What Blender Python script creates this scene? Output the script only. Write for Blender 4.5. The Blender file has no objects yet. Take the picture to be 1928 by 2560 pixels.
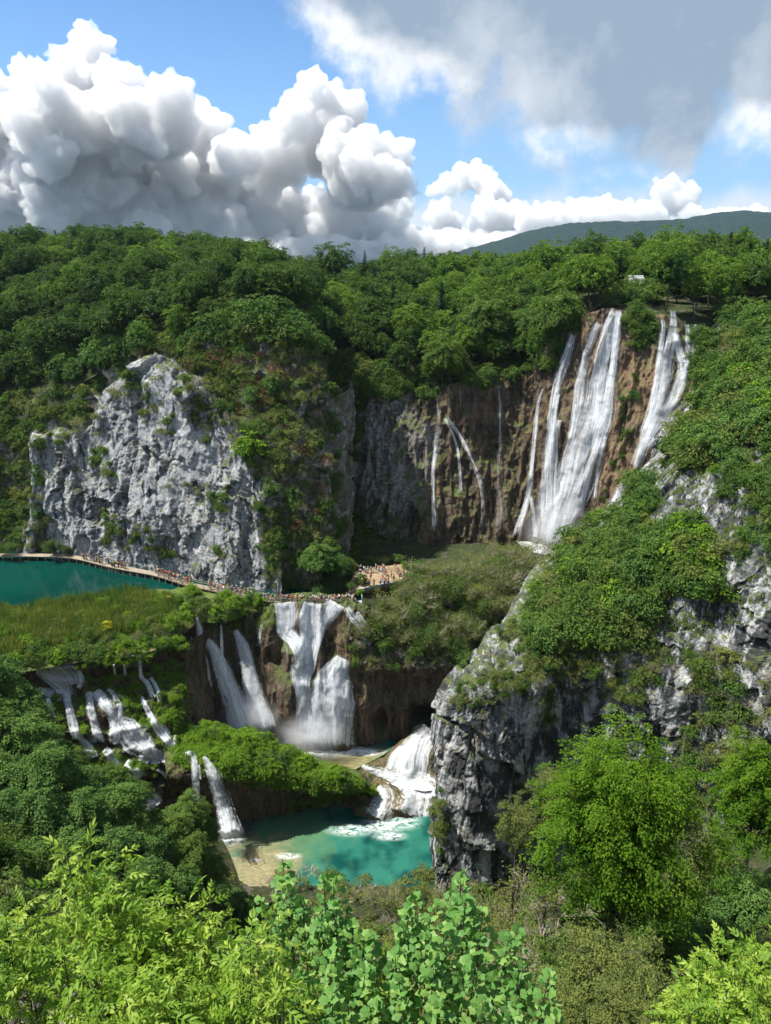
import bpy, math, random
import numpy as np
from mathutils import Vector, Matrix, Euler
from mathutils.bvhtree import BVHTree

R = math.radians
SC = bpy.context.scene
COL = SC.collection

# ------------------------------------------------------------------ camera
FPX, CX, CY = 1800.0, 964.0, 1280.0
PITCH = math.atan(640 / FPX)
CAMZ = 108.0
cam_d = bpy.data.cameras.new('camera')
cam = bpy.data.objects.new('camera', cam_d); COL.objects.link(cam)
cam.location = (0, 0, CAMZ)
cam.rotation_euler = (math.pi / 2 - PITCH, 0, 0)
cam_d.sensor_fit = 'VERTICAL'; cam_d.sensor_height = 24.0
cam_d.lens = 24.0 * FPX / 2560.0
cam_d.clip_start = 0.2; cam_d.clip_end = 30000
SC.camera = cam

# ------------------------------------------------------------------ light
SUN_EL, SUN_DIR = R(60), (-0.98, 0.06)        # horizontal direction towards the sun
hx, hy = SUN_DIR; hl = math.hypot(hx, hy); hx /= hl; hy /= hl
sd = Vector((hx * math.cos(SUN_EL), hy * math.cos(SUN_EL), math.sin(SUN_EL)))
sun_l = bpy.data.lights.new('sun', 'SUN'); sun_l.energy = 5.0; sun_l.angle = R(0.5); sun_l.color = (1, .95, .86)
sun_o = bpy.data.objects.new('sun', sun_l); COL.objects.link(sun_o)
sun_o.rotation_euler = sd.to_track_quat('Z', 'Y').to_euler(); sun_o.location = (0, 0, 300)
SC.view_settings.view_transform = 'Standard'; SC.view_settings.look = 'None'
SC.view_settings.exposure = 0.85; SC.view_settings.gamma = 1
SC.view_settings.use_curve_mapping = False
SC.render.engine = 'CYCLES'
cy = SC.cycles
cy.use_denoising = True; cy.max_bounces = 8; cy.diffuse_bounces = 3; cy.glossy_bounces = 3
cy.transmission_bounces = 3; cy.transparent_max_bounces = 12; cy.volume_bounces = 6
cy.caustics_reflective = False; cy.caustics_refractive = False
cy.use_adaptive_sampling = True; cy.adaptive_threshold = 0.02


# ------------------------------------------------------------------ node helpers
class NT:
    """small node-tree writer: N('type', input values / sockets ..., props)"""
    def __init__(s, tree):
        s.t = tree; s.t.nodes.clear()
    def n(s, typ, ins=None, **props):
        nd = s.t.nodes.new(typ)
        for k, v in props.items():
            setattr(nd, k, v)
        for k, v in (ins or {}).items():
            sk = nd.inputs[k]
            if isinstance(v, bpy.types.NodeSocket): s.t.links.new(v, sk)
            else: sk.default_value = v
        return nd
    def m(s, op, a, b=None, c=None, clamp=False):
        nd = s.t.nodes.new('ShaderNodeMath'); nd.operation = op; nd.use_clamp = clamp
        for i, v in enumerate((a, b, c)):
            if v is None: continue
            if isinstance(v, bpy.types.NodeSocket): s.t.links.new(v, nd.inputs[i])
            else: nd.inputs[i].default_value = v
        return nd.outputs[0]
    def vm(s, op, a, b=None):
        nd = s.t.nodes.new('ShaderNodeVectorMath'); nd.operation = op
        for i, v in enumerate((a, b)):
            if v is None: continue
            if isinstance(v, bpy.types.NodeSocket): s.t.links.new(v, nd.inputs[i])
            else: nd.inputs[i].default_value = v
        return nd.outputs[0]
    def ramp(s, fac, lo, hi, a=0.0, b=1.0, smooth=True):
        nd = s.t.nodes.new('ShaderNodeMapRange')
        nd.interpolation_type = 'SMOOTHSTEP' if smooth else 'LINEAR'
        for k, v in ((0, fac), (1, lo), (2, hi), (3, a), (4, b)):
            if isinstance(v, bpy.types.NodeSocket): s.t.links.new(v, nd.inputs[k])
            else: nd.inputs[k].default_value = v
        return nd.outputs[0]
    def mix(s, fac, a, b, mode='MIX'):
        nd = s.t.nodes.new('ShaderNodeMix'); nd.data_type = 'RGBA'; nd.blend_type = mode
        for k, v in ((0, fac), (6, a), (7, b)):
            if isinstance(v, bpy.types.NodeSocket): s.t.links.new(v, nd.inputs[k])
            elif k == 0: nd.inputs[k].default_value = v
            else: nd.inputs[k].default_value = tuple(v) + (1,) if len(v) == 3 else v
        return nd.outputs[2]
    def noise(s, vec, scale, detail=4, rough=.55, dist=0, lac=2.0, ntype='FBM'):
        nd = s.n('ShaderNodeTexNoise', {'Scale': scale, 'Detail': detail, 'Roughness': rough, 'Distortion': dist, 'Lacunarity': lac})
        if vec is not None: s.t.links.new(vec, nd.inputs['Vector'])
        return nd.outputs[0]


def new_mat(name):
    m = bpy.data.materials.new(name); m.use_nodes = True
    return m, NT(m.node_tree)


# ------------------------------------------------------------------ world: nishita sky + clouds
def pix2ang(px, py):
    """direction of a photograph pixel as (azimuth, elevation) in radians"""
    x = (px - CX) / FPX; y = -(py - CY) / FPX
    dx, dy, dz = x, math.cos(PITCH) + y * math.sin(PITCH), -math.sin(PITCH) + y * math.cos(PITCH)
    return math.atan2(dx, dy), math.atan2(dz, math.hypot(dx, dy))


#CLOUDS
# outline of the cumulus heaps (top edge) and of the flat grey cloud (under edge), as photograph points turned into sky directions
CUM = [(232,112,50,44),(205,185,95,75),(290,205,50,45),(105,225,62,62),(115,310,120,100),(430,235,66,52),(360,310,170,95),(330,200,50,40),
       (20,250,70,60),(20,330,110,90),(200,420,220,150),(520,330,95,66),(600,385,85,62),(690,400,80,80),(790,205,36,34),(850,290,75,64),(730,300,58,52),
       (800,350,130,100),(900,430,140,110),(990,450,62,66),(450,470,200,130),(60,520,180,120),(320,560,240,110),(600,540,220,120),(860,570,220,100),(1180,447,78,34),(1110,470,40,26),
       (1230,485,70,50),(1105,545,70,48),(1250,550,120,52),(1400,548,130,42),(1560,545,130,40),(1690,505,76,34),(1660,470,40,26),(1810,545,110,24),(1100,620,200,50),(1480,520,80,30),(300,640,330,60),(800,650,260,60),(1500,600,250,40)]
STR = [(-400,-500),(300,-420),(600,-200),(680,-30),(740,50),(800,130),(860,215),(950,245),(1050,255),(1110,255),(1180,320),(1250,300),(1310,350),(1340,400),(1420,412),(1500,428),(1560,405),
       (1620,445),(1700,480),(1750,400),(1790,335),(1850,375),(1928,385),(2200,420)]
WHT = [(1000,190,150,70),(880,150,100,50),(1390,360,170,45),(1900,330,90,50),(1560,480,150,60),(800,80,90,60)]


def profile(T, az, pts):
    nd = T.n('ShaderNodeFloatCurve'); cv = nd.mapping.curves[0]
    pp = []
    for x, y in pts:
        a, e = pix2ang(x, y); pp.append(((a + .8) / 1.6, (e + .1) / 1.0))
    cv.points[0].location = pp[0]; cv.points[1].location = pp[-1]
    for q in pp[1:-1]: cv.points.new(*q)
    for q in cv.points: q.handle_type = 'AUTO_CLAMPED'
    nd.mapping.update()
    T.t.links.new(T.m('DIVIDE', T.m('ADD', az, .8), 1.6), nd.inputs['Value'])
    return T.m('SUBTRACT', nd.outputs[0], .1)


def cloud_group(name, pts, sign, vsc, amp1, amp2, wide, gain):
    g = bpy.data.node_groups.new(name, 'ShaderNodeTree')
    g.interface.new_socket('D', in_out='INPUT', socket_type='NodeSocketVector')
    g.interface.new_socket('d', in_out='OUTPUT', socket_type='NodeSocketFloat')
    T = NT(g); gi = T.n('NodeGroupInput'); go = T.n('NodeGroupOutput')
    D = gi.outputs[0]
    wn = T.n('ShaderNodeTexNoise', {'Vector': D, 'Scale': 13.0, 'Detail': 2.0}).outputs[1]
    wv = T.vm('SUBTRACT', wn, (.5, .5, .5))
    Dw = T.vm('ADD', D, T.vm('MULTIPLY', wv, (.045, .03, .035)))
    sep = T.n('ShaderNodeSeparateXYZ', {0: Dw}).outputs
    az = T.m('ARCTAN2', sep[0], sep[1]); el = T.m('ARCSINE', sep[2])
    cur = T.m('MULTIPLY', T.m('SUBTRACT', profile(T, az, pts), el), sign * gain)
    if sign > 0: cur = T.m('MINIMUM', cur, .09)
    else: cur = T.m('MINIMUM', cur, .16)
    # the rest of the sky (beside, above and behind the view) carries the same kind of clouds
    out = T.m('MAXIMUM', T.ramp(T.m('ABSOLUTE', az), .62, .9), T.ramp(el, .5, .75))
    gen = T.m('MULTIPLY', T.m('SUBTRACT', T.noise(D, wide, 2), .53), .45)
    cur = T.m('ADD', T.m('MULTIPLY', cur, T.m('SUBTRACT', 1.0, out)), T.m('MULTIPLY', gen, out))
    vo = T.n('ShaderNodeTexVoronoi', {'Vector': Dw, 'Scale': vsc, 'Detail': 3.0, 'Roughness': .55, 'Lacunarity': 2.4}, normalize=True)
    b1 = T.m('SUBTRACT', .45, vo.outputs['Distance'])
    b2 = T.m('SUBTRACT', T.noise(D, vsc * 2.2, 6, .6), .5)
    d = T.m('ADD', cur, T.m('ADD', T.m('MULTIPLY', b1, amp1), T.m('MULTIPLY', b2, amp2)))
    T.t.links.new(d, go.inputs[0])
    return g


def make_world():
    w = bpy.data.worlds.new('World'); SC.world = w; w.use_nodes = True
    w.cycles.sampling_method = 'NONE'
    T = NT(w.node_tree)
    STR_BG = .13
    sky = T.n('ShaderNodeTexSky', sky_type='NISHITA', sun_disc=False)
    sky.sun_elevation = SUN_EL; sky.sun_rotation = math.atan2(sd.x, sd.y)
    sky.altitude = 600; sky.air_density = 1.0; sky.dust_density = .3; sky.ozone_density = 2.2
    D = T.n('ShaderNodeTexCoord').outputs['Generated']
    D = T.vm('NORMALIZE', D)
    gB = cloud_group('stratus', STR, -1, 9.0, .05, .12, 1.2, .8)
    def ev(g, off):
        v = T.vm('NORMALIZE', T.vm('ADD', D, off)) if off else D
        return T.n('ShaderNodeGroup', {}, node_tree=g), v
    def val(g, off=None):
        nd = T.n('ShaderNodeGroup'); nd.node_tree = g
        v = T.vm('NORMALIZE', T.vm('ADD', D, off)) if off else D
        T.t.links.new(v, nd.inputs[0]); return nd.outputs[0]
    sep = T.n('ShaderNodeSeparateXYZ', {0: D}).outputs
    k = .76 / STR_BG
    skyc = T.mix(1.0, sky.outputs[0], (.46, .60, .72), 'MULTIPLY')
    hz = T.ramp(sep[2], 0, .3, .75, .0)
    out = T.mix(hz, skyc, (.27 * k, .46 * k, .74 * k))
    # a pale bank low on the horizon behind the heaps, and scattered clouds outside the view
    low = T.m('MULTIPLY', T.ramp(T.m('ADD', sep[2], T.m('MULTIPLY', T.m('SUBTRACT', T.noise(D, 12, 5, .6), .5), .08)), .085, .045), .9)
    out = T.mix(low, out, (.60 * k, .66 * k, .73 * k))
    g3 = T.m('MULTIPLY', T.m('MAXIMUM', T.ramp(T.m('ABSOLUTE', T.m('ARCTAN2', sep[0], sep[1])), .75, 1.0), T.ramp(T.m('ARCSINE', sep[2]), .6, .85)), T.ramp(T.noise(D, 1.7, 6, .6), .46, .56))
    out = T.mix(g3, out, T.mix(T.noise(D, 4, 4), (.45 * k, .50 * k, .56 * k), (.95 * k, .95 * k, .96 * k)))
    b0, b2 = val(gB), val(gB, (-.03, 0, .04))
    alpB = T.ramp(b0, -.012, .05)
    # thin parts of the flat cloud shine, its thick middle is grey
    th = T.ramp(b0, .0, .17)
    q = T.n('ShaderNodeCombineXYZ', {0: T.m('ARCTAN2', sep[0], sep[1]), 1: T.m('ARCSINE', sep[2])}).outputs[0]
    wl = None
    for px, py, rx, ry in WHT:
        a, e = pix2ang(px, py)
        v = T.vm('MULTIPLY', T.vm('SUBTRACT', q, (a, e, 0)), (FPX / rx, FPX / ry, 0))
        f = T.m('SUBTRACT', 1.0, T.n('ShaderNodeVectorMath', {0: v}, operation='LENGTH').outputs['Value'])
        wl = f if wl is None else T.m('MAXIMUM', wl, f)
    wl = T.ramp(T.m('ADD', wl, T.m('MULTIPLY', T.m('SUBTRACT', T.noise(D, 14, 6, .6), .5), 1.6)), -.2, .6)
    litB = T.m('ADD', T.m('MULTIPLY', T.m('SUBTRACT', 1.0, th), .42), T.m('MULTIPLY', T.m('SUBTRACT', b0, b2), 4.0))
    litB = T.m('ADD', litB, T.m('MULTIPLY', T.m('SUBTRACT', T.noise(D, 6, 7, .6), .5), 1.3))
    litB = T.m('ADD', litB, T.m('MULTIPLY', wl, .62), clamp=True)
    colB = T.mix(litB, (.25 * k, .33 * k, .43 * k), (.84 * k, .85 * k, .87 * k))
    out = T.mix(alpB, out, colB)
    bg = T.n('ShaderNodeBackground', {'Color': out, 'Strength': STR_BG})
    T.n('ShaderNodeOutputWorld', {'Surface': bg.outputs[0]})
#ENDCLOUDS
make_world()


# ------------------------------------------------------------------ numpy noise
def _h(ix, iy, iz, seed):
    h = (ix.astype(np.int64) * 374761393 + iy.astype(np.int64) * 668265263 + iz.astype(np.int64) * 2147483647 + seed * 1274126177) & 0xFFFFFFFF
    h = ((h ^ (h >> 13)) * 1274126177) & 0xFFFFFFFF
    h = ((h ^ (h >> 16)) * 2246822519) & 0xFFFFFFFF
    h = h ^ (h >> 15)
    return (h & 0xFFFFFF) / float(0x1000000)


def vnoise(p, seed=0):
    i = np.floor(p).astype(np.int64); f = p - i; f = f * f * f * (f * (f * 6 - 15) + 10)
    o = 0
    for dx in (0, 1):
        wx = f[:, 0] if dx else 1 - f[:, 0]
        for dy in (0, 1):
            wy = f[:, 1] if dy else 1 - f[:, 1]
            for dz in (0, 1):
                wz = f[:, 2] if dz else 1 - f[:, 2]
                o = o + wx * wy * wz * _h(i[:, 0] + dx, i[:, 1] + dy, i[:, 2] + dz, seed)
    return o * 2 - 1


_RT = np.array([[0.36, 0.48, -0.8], [-0.8, 0.6, 0.0], [0.48, 0.64, 0.6]])
def fbm(p, octv=4, seed=0, gain=.5, ridged=False):
    a, s, tot = 1.0, 0, 0
    q = p.copy()
    for o in range(octv):
        n = vnoise(q, seed + o * 17)
        if ridged: n = 1 - 2 * np.abs(n)
        s = s + a * n; tot += a; a *= gain
        q = (q @ _RT.T) * 2.03 + 11.3
    return s / tot


def worley(p, seed=0, facet=False):
    i = np.floor(p).astype(np.int64)
    f1 = np.full(len(p), 9.0); f2 = np.full(len(p), 9.0); cr = np.zeros(len(p)); fc = np.zeros(len(p))
    for dx in (-1, 0, 1):
        for dy in (-1, 0, 1):
            for dz in (-1, 0, 1):
                jx, jy, jz = i[:, 0] + dx, i[:, 1] + dy, i[:, 2] + dz
                a = p[:, 0] - jx - _h(jx, jy, jz, seed); b = p[:, 1] - jy - _h(jx, jy, jz, seed + 1); g = p[:, 2] - jz - _h(jx, jy, jz, seed + 2)
                d = np.sqrt(a * a + b * b + g * g); c = _h(jx, jy, jz, seed + 3)
                m = d < f1
                if facet: fc = np.where(m, a * (c * 2 - 1) + b * (_h(jx, jy, jz, seed + 5) * 2 - 1) + g * (_h(jx, jy, jz, seed + 6) * 1.6 - 1.2), fc)
                f2 = np.where(m, f1, np.minimum(f2, d)); cr = np.where(m, c, cr); f1 = np.where(m, d, f1)
    return (f1, f2, cr, fc) if facet else (f1, f2, cr)


# ------------------------------------------------------------------ mesh helpers
def mesh_np(name, V, F, mats=(), fm=None, smooth=True, attrs=None, uv=None):
    """V (n,3); F (m,k) int array"""
    me = bpy.data.meshes.new(name)
    V = np.asarray(V, np.float32); F = np.asarray(F, np.int32); k = F.shape[1]
    me.vertices.add(len(V)); me.vertices.foreach_set('co', V.ravel())
    me.loops.add(F.size); me.loops.foreach_set('vertex_index', F.ravel())
    me.polygons.add(len(F))
    me.polygons.foreach_set('loop_start', np.arange(0, F.size, k, dtype=np.int32))
    me.polygons.foreach_set('loop_total', np.full(len(F), k, np.int32))
    if fm is not None: me.polygons.foreach_set('material_index', np.asarray(fm, np.int32))
    me.polygons.foreach_set('use_smooth', np.full(len(F), bool(smooth)))
    for m in mats: me.materials.append(m)
    for nm, dat in (attrs or {}).items():
        a = me.attributes.new(nm, 'FLOAT', 'POINT'); a.data.foreach_set('value', np.asarray(dat, np.float32))
    if uv is not None:
        l = me.uv_layers.new(name='UVMap'); l.data.foreach_set('uv', np.asarray(uv, np.float32)[F.ravel()].ravel())
    me.update(calc_edges=True); me.validate(verbose=False)
    return me


def ob(name, data, parent=None, loc=None, label=None, cat=None, group=None, kind=None):
    o = bpy.data.objects.new(name, data); COL.objects.link(o)
    if parent is not None: o.parent = parent
    if loc is not None: o.location = loc
    if label: o['label'] = label
    if cat: o['category'] = cat
    if group: o['group'] = group
    if kind: o['kind'] = kind
    return o


def ray(px, py):
    x = (np.asarray(px, float) - CX) / FPX; y = -(np.asarray(py, float) - CY) / FPX
    return np.stack([x, math.cos(PITCH) + y * math.sin(PITCH), -math.sin(PITCH) + y * math.cos(PITCH)], -1)


def P(px, py, Y=None, Z=None):
    d = ray(px, py)
    t = Y / d[1] if Y is not None else (Z - CAMZ) / d[2]
    return np.array([d[0] * t, d[1] * t, CAMZ + d[2] * t])


def to_px(p):
    x, y, z = p[0], p[1], p[2] - CAMZ
    f = y * math.cos(PITCH) - z * math.sin(PITCH); u = y * math.sin(PITCH) + z * math.cos(PITCH)
    return CX + FPX * x / f, CY - FPX * u / f


def cr1(A, n):
    """catmull-rom resample of array A (k, ...) along axis 0 to n samples"""
    k = len(A); t = np.linspace(0, k - 1 - 1e-9, n); i = t.astype(int); f = (t - i).reshape((-1,) + (1,) * (A.ndim - 1))
    g = lambda j: A[np.clip(j, 0, k - 1)]
    p0, p1, p2, p3 = g(i - 1), g(i), g(i + 1), g(i + 2)
    return .5 * (2 * p1 + (p2 - p0) * f + (2 * p0 - 5 * p1 + 4 * p2 - p3) * f * f + (3 * p1 - p0 - 3 * p2 + p3) * f ** 3)


def unit(a): return a / (np.linalg.norm(a, axis=-1, keepdims=True) + 1e-9)
def grid_faces(nv, nu):
    a = np.arange(nv * nu).reshape(nv, nu)
    return np.stack([a[:-1, :-1], a[:-1, 1:], a[1:, 1:], a[1:, :-1]], -1).reshape(-1, 4)


TERR = []          # (name, V, F) collected for ray casting


def bump_px(V, lst):
    f = V[:, 1] * math.cos(PITCH) - (V[:, 2] - CAMZ) * math.sin(PITCH); u = V[:, 1] * math.sin(PITCH) + (V[:, 2] - CAMZ) * math.cos(PITCH)
    px = CX + FPX * V[:, 0] / f; py = CY - FPX * u / f; d = np.zeros(len(V))
    for x, y, rx, ry, a in lst:
        r2 = ((px - x) / rx) ** 2 + ((py - y) / ry) ** 2; d += a * np.exp(-r2 ** 1.6)
    return d


def loft(name, rows, nu, nv, disp, mat, bumps=None, **kw):
    """rows: list of equally long lists of 3-d points, first row = lowest"""
    A = np.array(rows, float)                      # (r, c, 3)
    A = cr1(A, nv); A = np.swapaxes(cr1(np.swapaxes(A, 0, 1), nu), 0, 1)
    du = np.gradient(A, axis=1); dv = np.gradient(A, axis=0)
    N = np.cross(du, dv); N /= np.linalg.norm(N, axis=2, keepdims=True) + 1e-9
    # face the camera side
    c = np.array([0, 0, CAMZ]) - A
    s = np.sign((N * c).sum()); N *= s
    V = A.reshape(-1, 3); Nn = N.reshape(-1, 3)
    U, W = np.meshgrid(np.linspace(0, 1, nu), np.linspace(0, 1, nv)); U = U.ravel(); W = W.ravel()
    attrs = {}
    if disp is not None:
        d = disp(V, Nn, U, W, attrs)
        if bumps: bd_ = bump_px(V, bumps)
        V = V + (d if d.ndim == 2 else Nn * d[:, None])
        if bumps: V = V + np.array([0, -1, .15]) * bd_[:, None]
    F = grid_faces(nv, nu)
    if s < 0: F = F[:, ::-1]
    me = mesh_np(name, V, F, [mat], attrs=attrs)
    o = ob(name, me, **kw)
    TERR.append((o, V, F))
    return o


def rowsZ(xs, spec):
    """spec: list of (ys, mode, vals): mode 'Y' or 'Z'"""
    out = []
    for ys, mode, vals in spec:
        if not hasattr(ys, '__len__'): ys = [ys] * len(xs)
        if not hasattr(vals, '__len__'): vals = [vals] * len(xs)
        out.append([P(x, y, **{mode: v}) for x, y, v in zip(xs, ys, vals)])
    return out


#MATERIALS
def geo(T):
    g = T.n('ShaderNodeNewGeometry'); return g.outputs['Position'], g.outputs['Normal']
def scl(T, v, s): return T.vm('MULTIPLY', v, s if hasattr(s, '__len__') else (s, s, s))
def nz(T, N): return T.n('ShaderNodeSeparateXYZ', {0: N}).outputs[2]
def attr(T, nm): return T.n('ShaderNodeAttribute', attribute_name=nm).outputs['Fac']
def finish(T, col, rough=.85, bump=None, bs=.5, bd=.1, spec=.3):
    ins = {'Base Color': col, 'Roughness': rough, 'Specular IOR Level': spec}
    if bump is not None:
        ins['Normal'] = T.n('ShaderNodeBump', {'Height': bump, 'Strength': bs, 'Distance': bd}).outputs[0]
    b = T.n('ShaderNodeBsdfPrincipled', ins)
    T.n('ShaderNodeOutputMaterial', {'Surface': b.outputs[0]})


def mat_lime(name='limestone', tone=1.0, mossy=0.0, stain=0.0):
    m, T = new_mat(name); p, N = geo(T)
    z = nz(T, N)
    n1 = T.noise(p, .22, 6, .6); n2 = T.noise(p, 1.6, 7, .68); n3 = T.noise(scl(T, p, (1, 1, .16)), .55, 6, .62, .4); n4 = T.noise(p, 7, 4, .6)
    c = T.mix(T.ramp(n2, .36, .62), (.155, .17, .195), (.52, .525, .51))
    c = T.mix(T.ramp(n1, .4, .62), T.mix(.6, c, (.26, .28, .32)), c)
    # long dark water streaks and pale washed ones
    c = T.mix(T.m('MULTIPLY', T.ramp(n3, .52 - stain, .575 - stain), T.ramp(n1, .62 + stain, .42 + stain)), c, (.045, .047, .05))
    c = T.mix(T.m('MULTIPLY', T.ramp(n3, .44, .36), .6), c, (.60, .59, .56))
    # rust stains
    c = T.mix(T.m('MULTIPLY', T.ramp(T.noise(p, .35, 5, .6, .6), .60, .70), .55), c, (.34, .24, .15))
    c = T.mix(T.m('MULTIPLY', T.ramp(n4, .55, .7), .5), c, (.09, .09, .09))
    c = T.mix(T.m('MULTIPLY', attr(T, 'crack'), .55), c, (.06, .06, .055))
    # grass and moss on whatever is flat enough to hold soil
    if tone < 1:
        c = T.mix(T.m('MULTIPLY', T.ramp(T.noise(p, .3, 5, .6), .35, .55), 1 - tone), c, (.085, .075, .055))
    mo = T.m('MULTIPLY', T.ramp(T.m('ADD', z, T.m('MULTIPLY', T.m('SUBTRACT', n2, .5), 1.5)), .50 - mossy, .78 - mossy), T.ramp(T.noise(p, .5, 4), .38 - mossy * .3, .55 - mossy * .3))
    mc = T.mix(T.ramp(n4, .3, .7), (.05, .075, .018), (.13, .15, .05))
    c = T.mix(mo, c, mc)
    finish(T, c, .9, T.m('ADD', T.noise(p, 3.0, 8, .7), T.m('MULTIPLY', n4, .4)), .9, .35)
    return m


def mat_trav(name='travertine', moss=.5, top=1.0):
    m, T = new_mat(name); p, N = geo(T); z = nz(T, N)
    n1 = T.noise(scl(T, p, (1, 1, .15)), .8, 6, .6, .3); n2 = T.noise(p, 1.8, 7, .65); n3 = T.noise(p, .16, 4)
    c = T.mix(T.ramp(n1, .36, .70), (.024, .018, .014), (.17, .108, .062))
    c = T.mix(T.ramp(n3, .45, .62), c, T.mix(.5, c, (.11, .09, .07)))
    c = T.mix(T.m('MULTIPLY', T.ramp(n2, .5, .68), .45), c, (.30, .21, .13))
    gl = T.mix(T.ramp(T.noise(p, 1.2, 7, .68), .36, .62), (.10, .105, .11), (.38, .38, .37))
    c = T.mix(attr(T, 'grey'), c, gl)
    c = T.mix(T.m('MULTIPLY', attr(T, 'pale'), .75), c, T.mix(T.ramp(n2, .35, .65), (.19, .12, .065), (.32, .22, .13)))
    c = T.mix(T.m('MULTIPLY', T.ramp(T.noise(scl(T, p, (1, 1, .2)), .5, 4), .56, .66), .8), c, (.03, .025, .02))
    c = T.mix(T.m('MULTIPLY', T.ramp(T.noise(scl(T, p, (1, 1, .3)), .45, 5, .6, .5), .66 - moss * .2, .74 - moss * .2), .85), c, (.045, .058, .016))
    c = T.mix(T.m('MULTIPLY', attr(T, 'crack'), .7), c, (.015, .012, .01))
    mo = T.m('MULTIPLY', T.ramp(T.m('ADD', z, T.m('MULTIPLY', T.m('SUBTRACT', n2, .5), 1.2)), .42, .7), top)
    c = T.mix(mo, c, T.mix(T.ramp(n2, .35, .65), (.04, .06, .014), (.10, .125, .03)))
    finish(T, c, .75, T.noise(scl(T, p, (1, 1, .5)), 3.0, 8, .7), .9, .3)
    return m


def mat_ground(name, a, b, c3, sc=.5):
    m, T = new_mat(name); p, N = geo(T)
    c = T.mix(T.ramp(T.noise(p, sc * 3, 7, .65), .35, .65), a, b)
    c = T.mix(T.ramp(T.noise(p, sc, 5, .6), .52, .66), c, c3)
    finish(T, c, .95, T.noise(p, 4, 6, .7), .8, .2, .1)
    return m


def mat_water(name, base_fn, rough=.06, bsc=1.2, bs=.25):
    m, T = new_mat(name); p, N = geo(T)
    col, rg = base_fn(T, p)
    h = T.m('ADD', T.noise(scl(T, p, (1, 1.6, 1)), bsc, 5, .6, .5), T.m('MULTIPLY', T.noise(p, bsc * 5, 3), .3))
    nrm = T.n('ShaderNodeBump', {'Height': h, 'Strength': bs, 'Distance': .12}).outputs[0]
    b = T.n('ShaderNodeBsdfPrincipled', {'Base Color': col, 'Roughness': rg if rg is not None else rough, 'IOR': 1.33, 'Specular IOR Level': .5, 'Normal': nrm})
    T.n('ShaderNodeOutputMaterial', {'Surface': b.outputs[0]})
    return m


def blob(T, p, px, py, Z, rx, ry, wob):
    """soft 0..1 patch round the ground point seen at px,py"""
    c = P(px, py, Z=Z)
    v = T.vm('MULTIPLY', T.vm('SUBTRACT', p, tuple(c)), (1 / rx, 1 / ry, 0))
    ln = T.n('ShaderNodeVectorMath', {0: v}, operation='LENGTH').outputs['Value']
    return T.ramp(T.m('ADD', ln, T.m('MULTIPLY', T.m('SUBTRACT', wob, .5), 1.7)), 1.15, .35)


def w_lower(T, p):
    wob = T.noise(p, .28, 5, .6); fo = T.noise(scl(T, p, (.7, 1.5, 1)), 1.1, 7, .7, 1.2)
    c = T.mix(T.ramp(T.noise(p, .12, 3), .4, .6), (.004, .050, .042), (.022, .135, .098))
    sh = blob(T, p, 640, 2175, 0, 9, 9, wob)
    c = T.mix(T.m('MULTIPLY', blob(T, p, 730, 2090, 0, 11, 11, wob), .75), c, (.085, .17, .085))
    c = T.mix(blob(T, p, 600, 2080, 0, 4, 6, wob), c, (.035, .06, .05))
    c = T.mix(sh, c, T.mix(T.ramp(fo, .4, .6), (.16, .17, .09), (.30, .245, .14)))
    f = None
    for a in [(960, 2062, 5.5, 3.2), (880, 2075, 6, 2.0), (1010, 2052, 4, 3), (577, 2095, 3.0, 2.2), (720, 2140, 3, 1.0), (640, 2150, 1.6, .5), (975, 2090, 4, 1.5)]:
        g = blob(T, p, a[0], a[1], 0, a[2], a[3], fo); f = g if f is None else T.m('MAXIMUM', f, g)
    f = T.m('MULTIPLY', f, T.ramp(fo, .38, .66))
    return T.mix(f, c, (.78, .82, .82)), T.m('ADD', .08, T.m('MULTIPLY', f, .6))


def w_mid(T, p):
    wob = T.noise(p, .3, 5, .6); fo = T.noise(scl(T, p, (.7, 1.4, 1)), 1.0, 7, .7, 1.0)
    c = T.mix(T.ramp(wob, .35, .6), (.01, .05, .045), (.03, .12, .085))
    c = T.mix(blob(T, p, 870, 1905, 4.9, 12, 7, wob), c, T.mix(T.ramp(fo, .4, .6), (.13, .15, .06), (.26, .22, .12)))
    f = None
    for a in [(800, 1868, 11, 4.2), (700, 1860, 7, 4), (620, 1840, 8, 5), (900, 1880, 6, 1.5), (960, 1935, 5, 3), (1015, 1958, 9, 4)]:
        g = blob(T, p, a[0], a[1], 4.9, a[2], a[3], fo); f = g if f is None else T.m('MAXIMUM', f, g)
    f = T.m('MULTIPLY', f, T.ramp(fo, .38, .5))
    return T.mix(f, c, (.80, .83, .84)), T.m('ADD', .08, T.m('MULTIPLY', f, .6))


def w_lake(T, p):
    c = T.mix(T.ramp(T.noise(p, .03, 3), .3, .7), (.0012, .030, .024), (.002, .044, .034))
    return c, None


def w_gorge(T, p):
    fo = T.noise(p, .8, 6, .65, .8)
    g = T.m('MAXIMUM', blob(T, p, 1370, 1372, 36.1, 13, 8, fo), T.m('MULTIPLY', T.ramp(fo, .5, .6), .6))
    return T.mix(g, (.05, .08, .075), (.50, .54, .56)), T.m('ADD', .1, T.m('MULTIPLY', g, .5))


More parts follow.
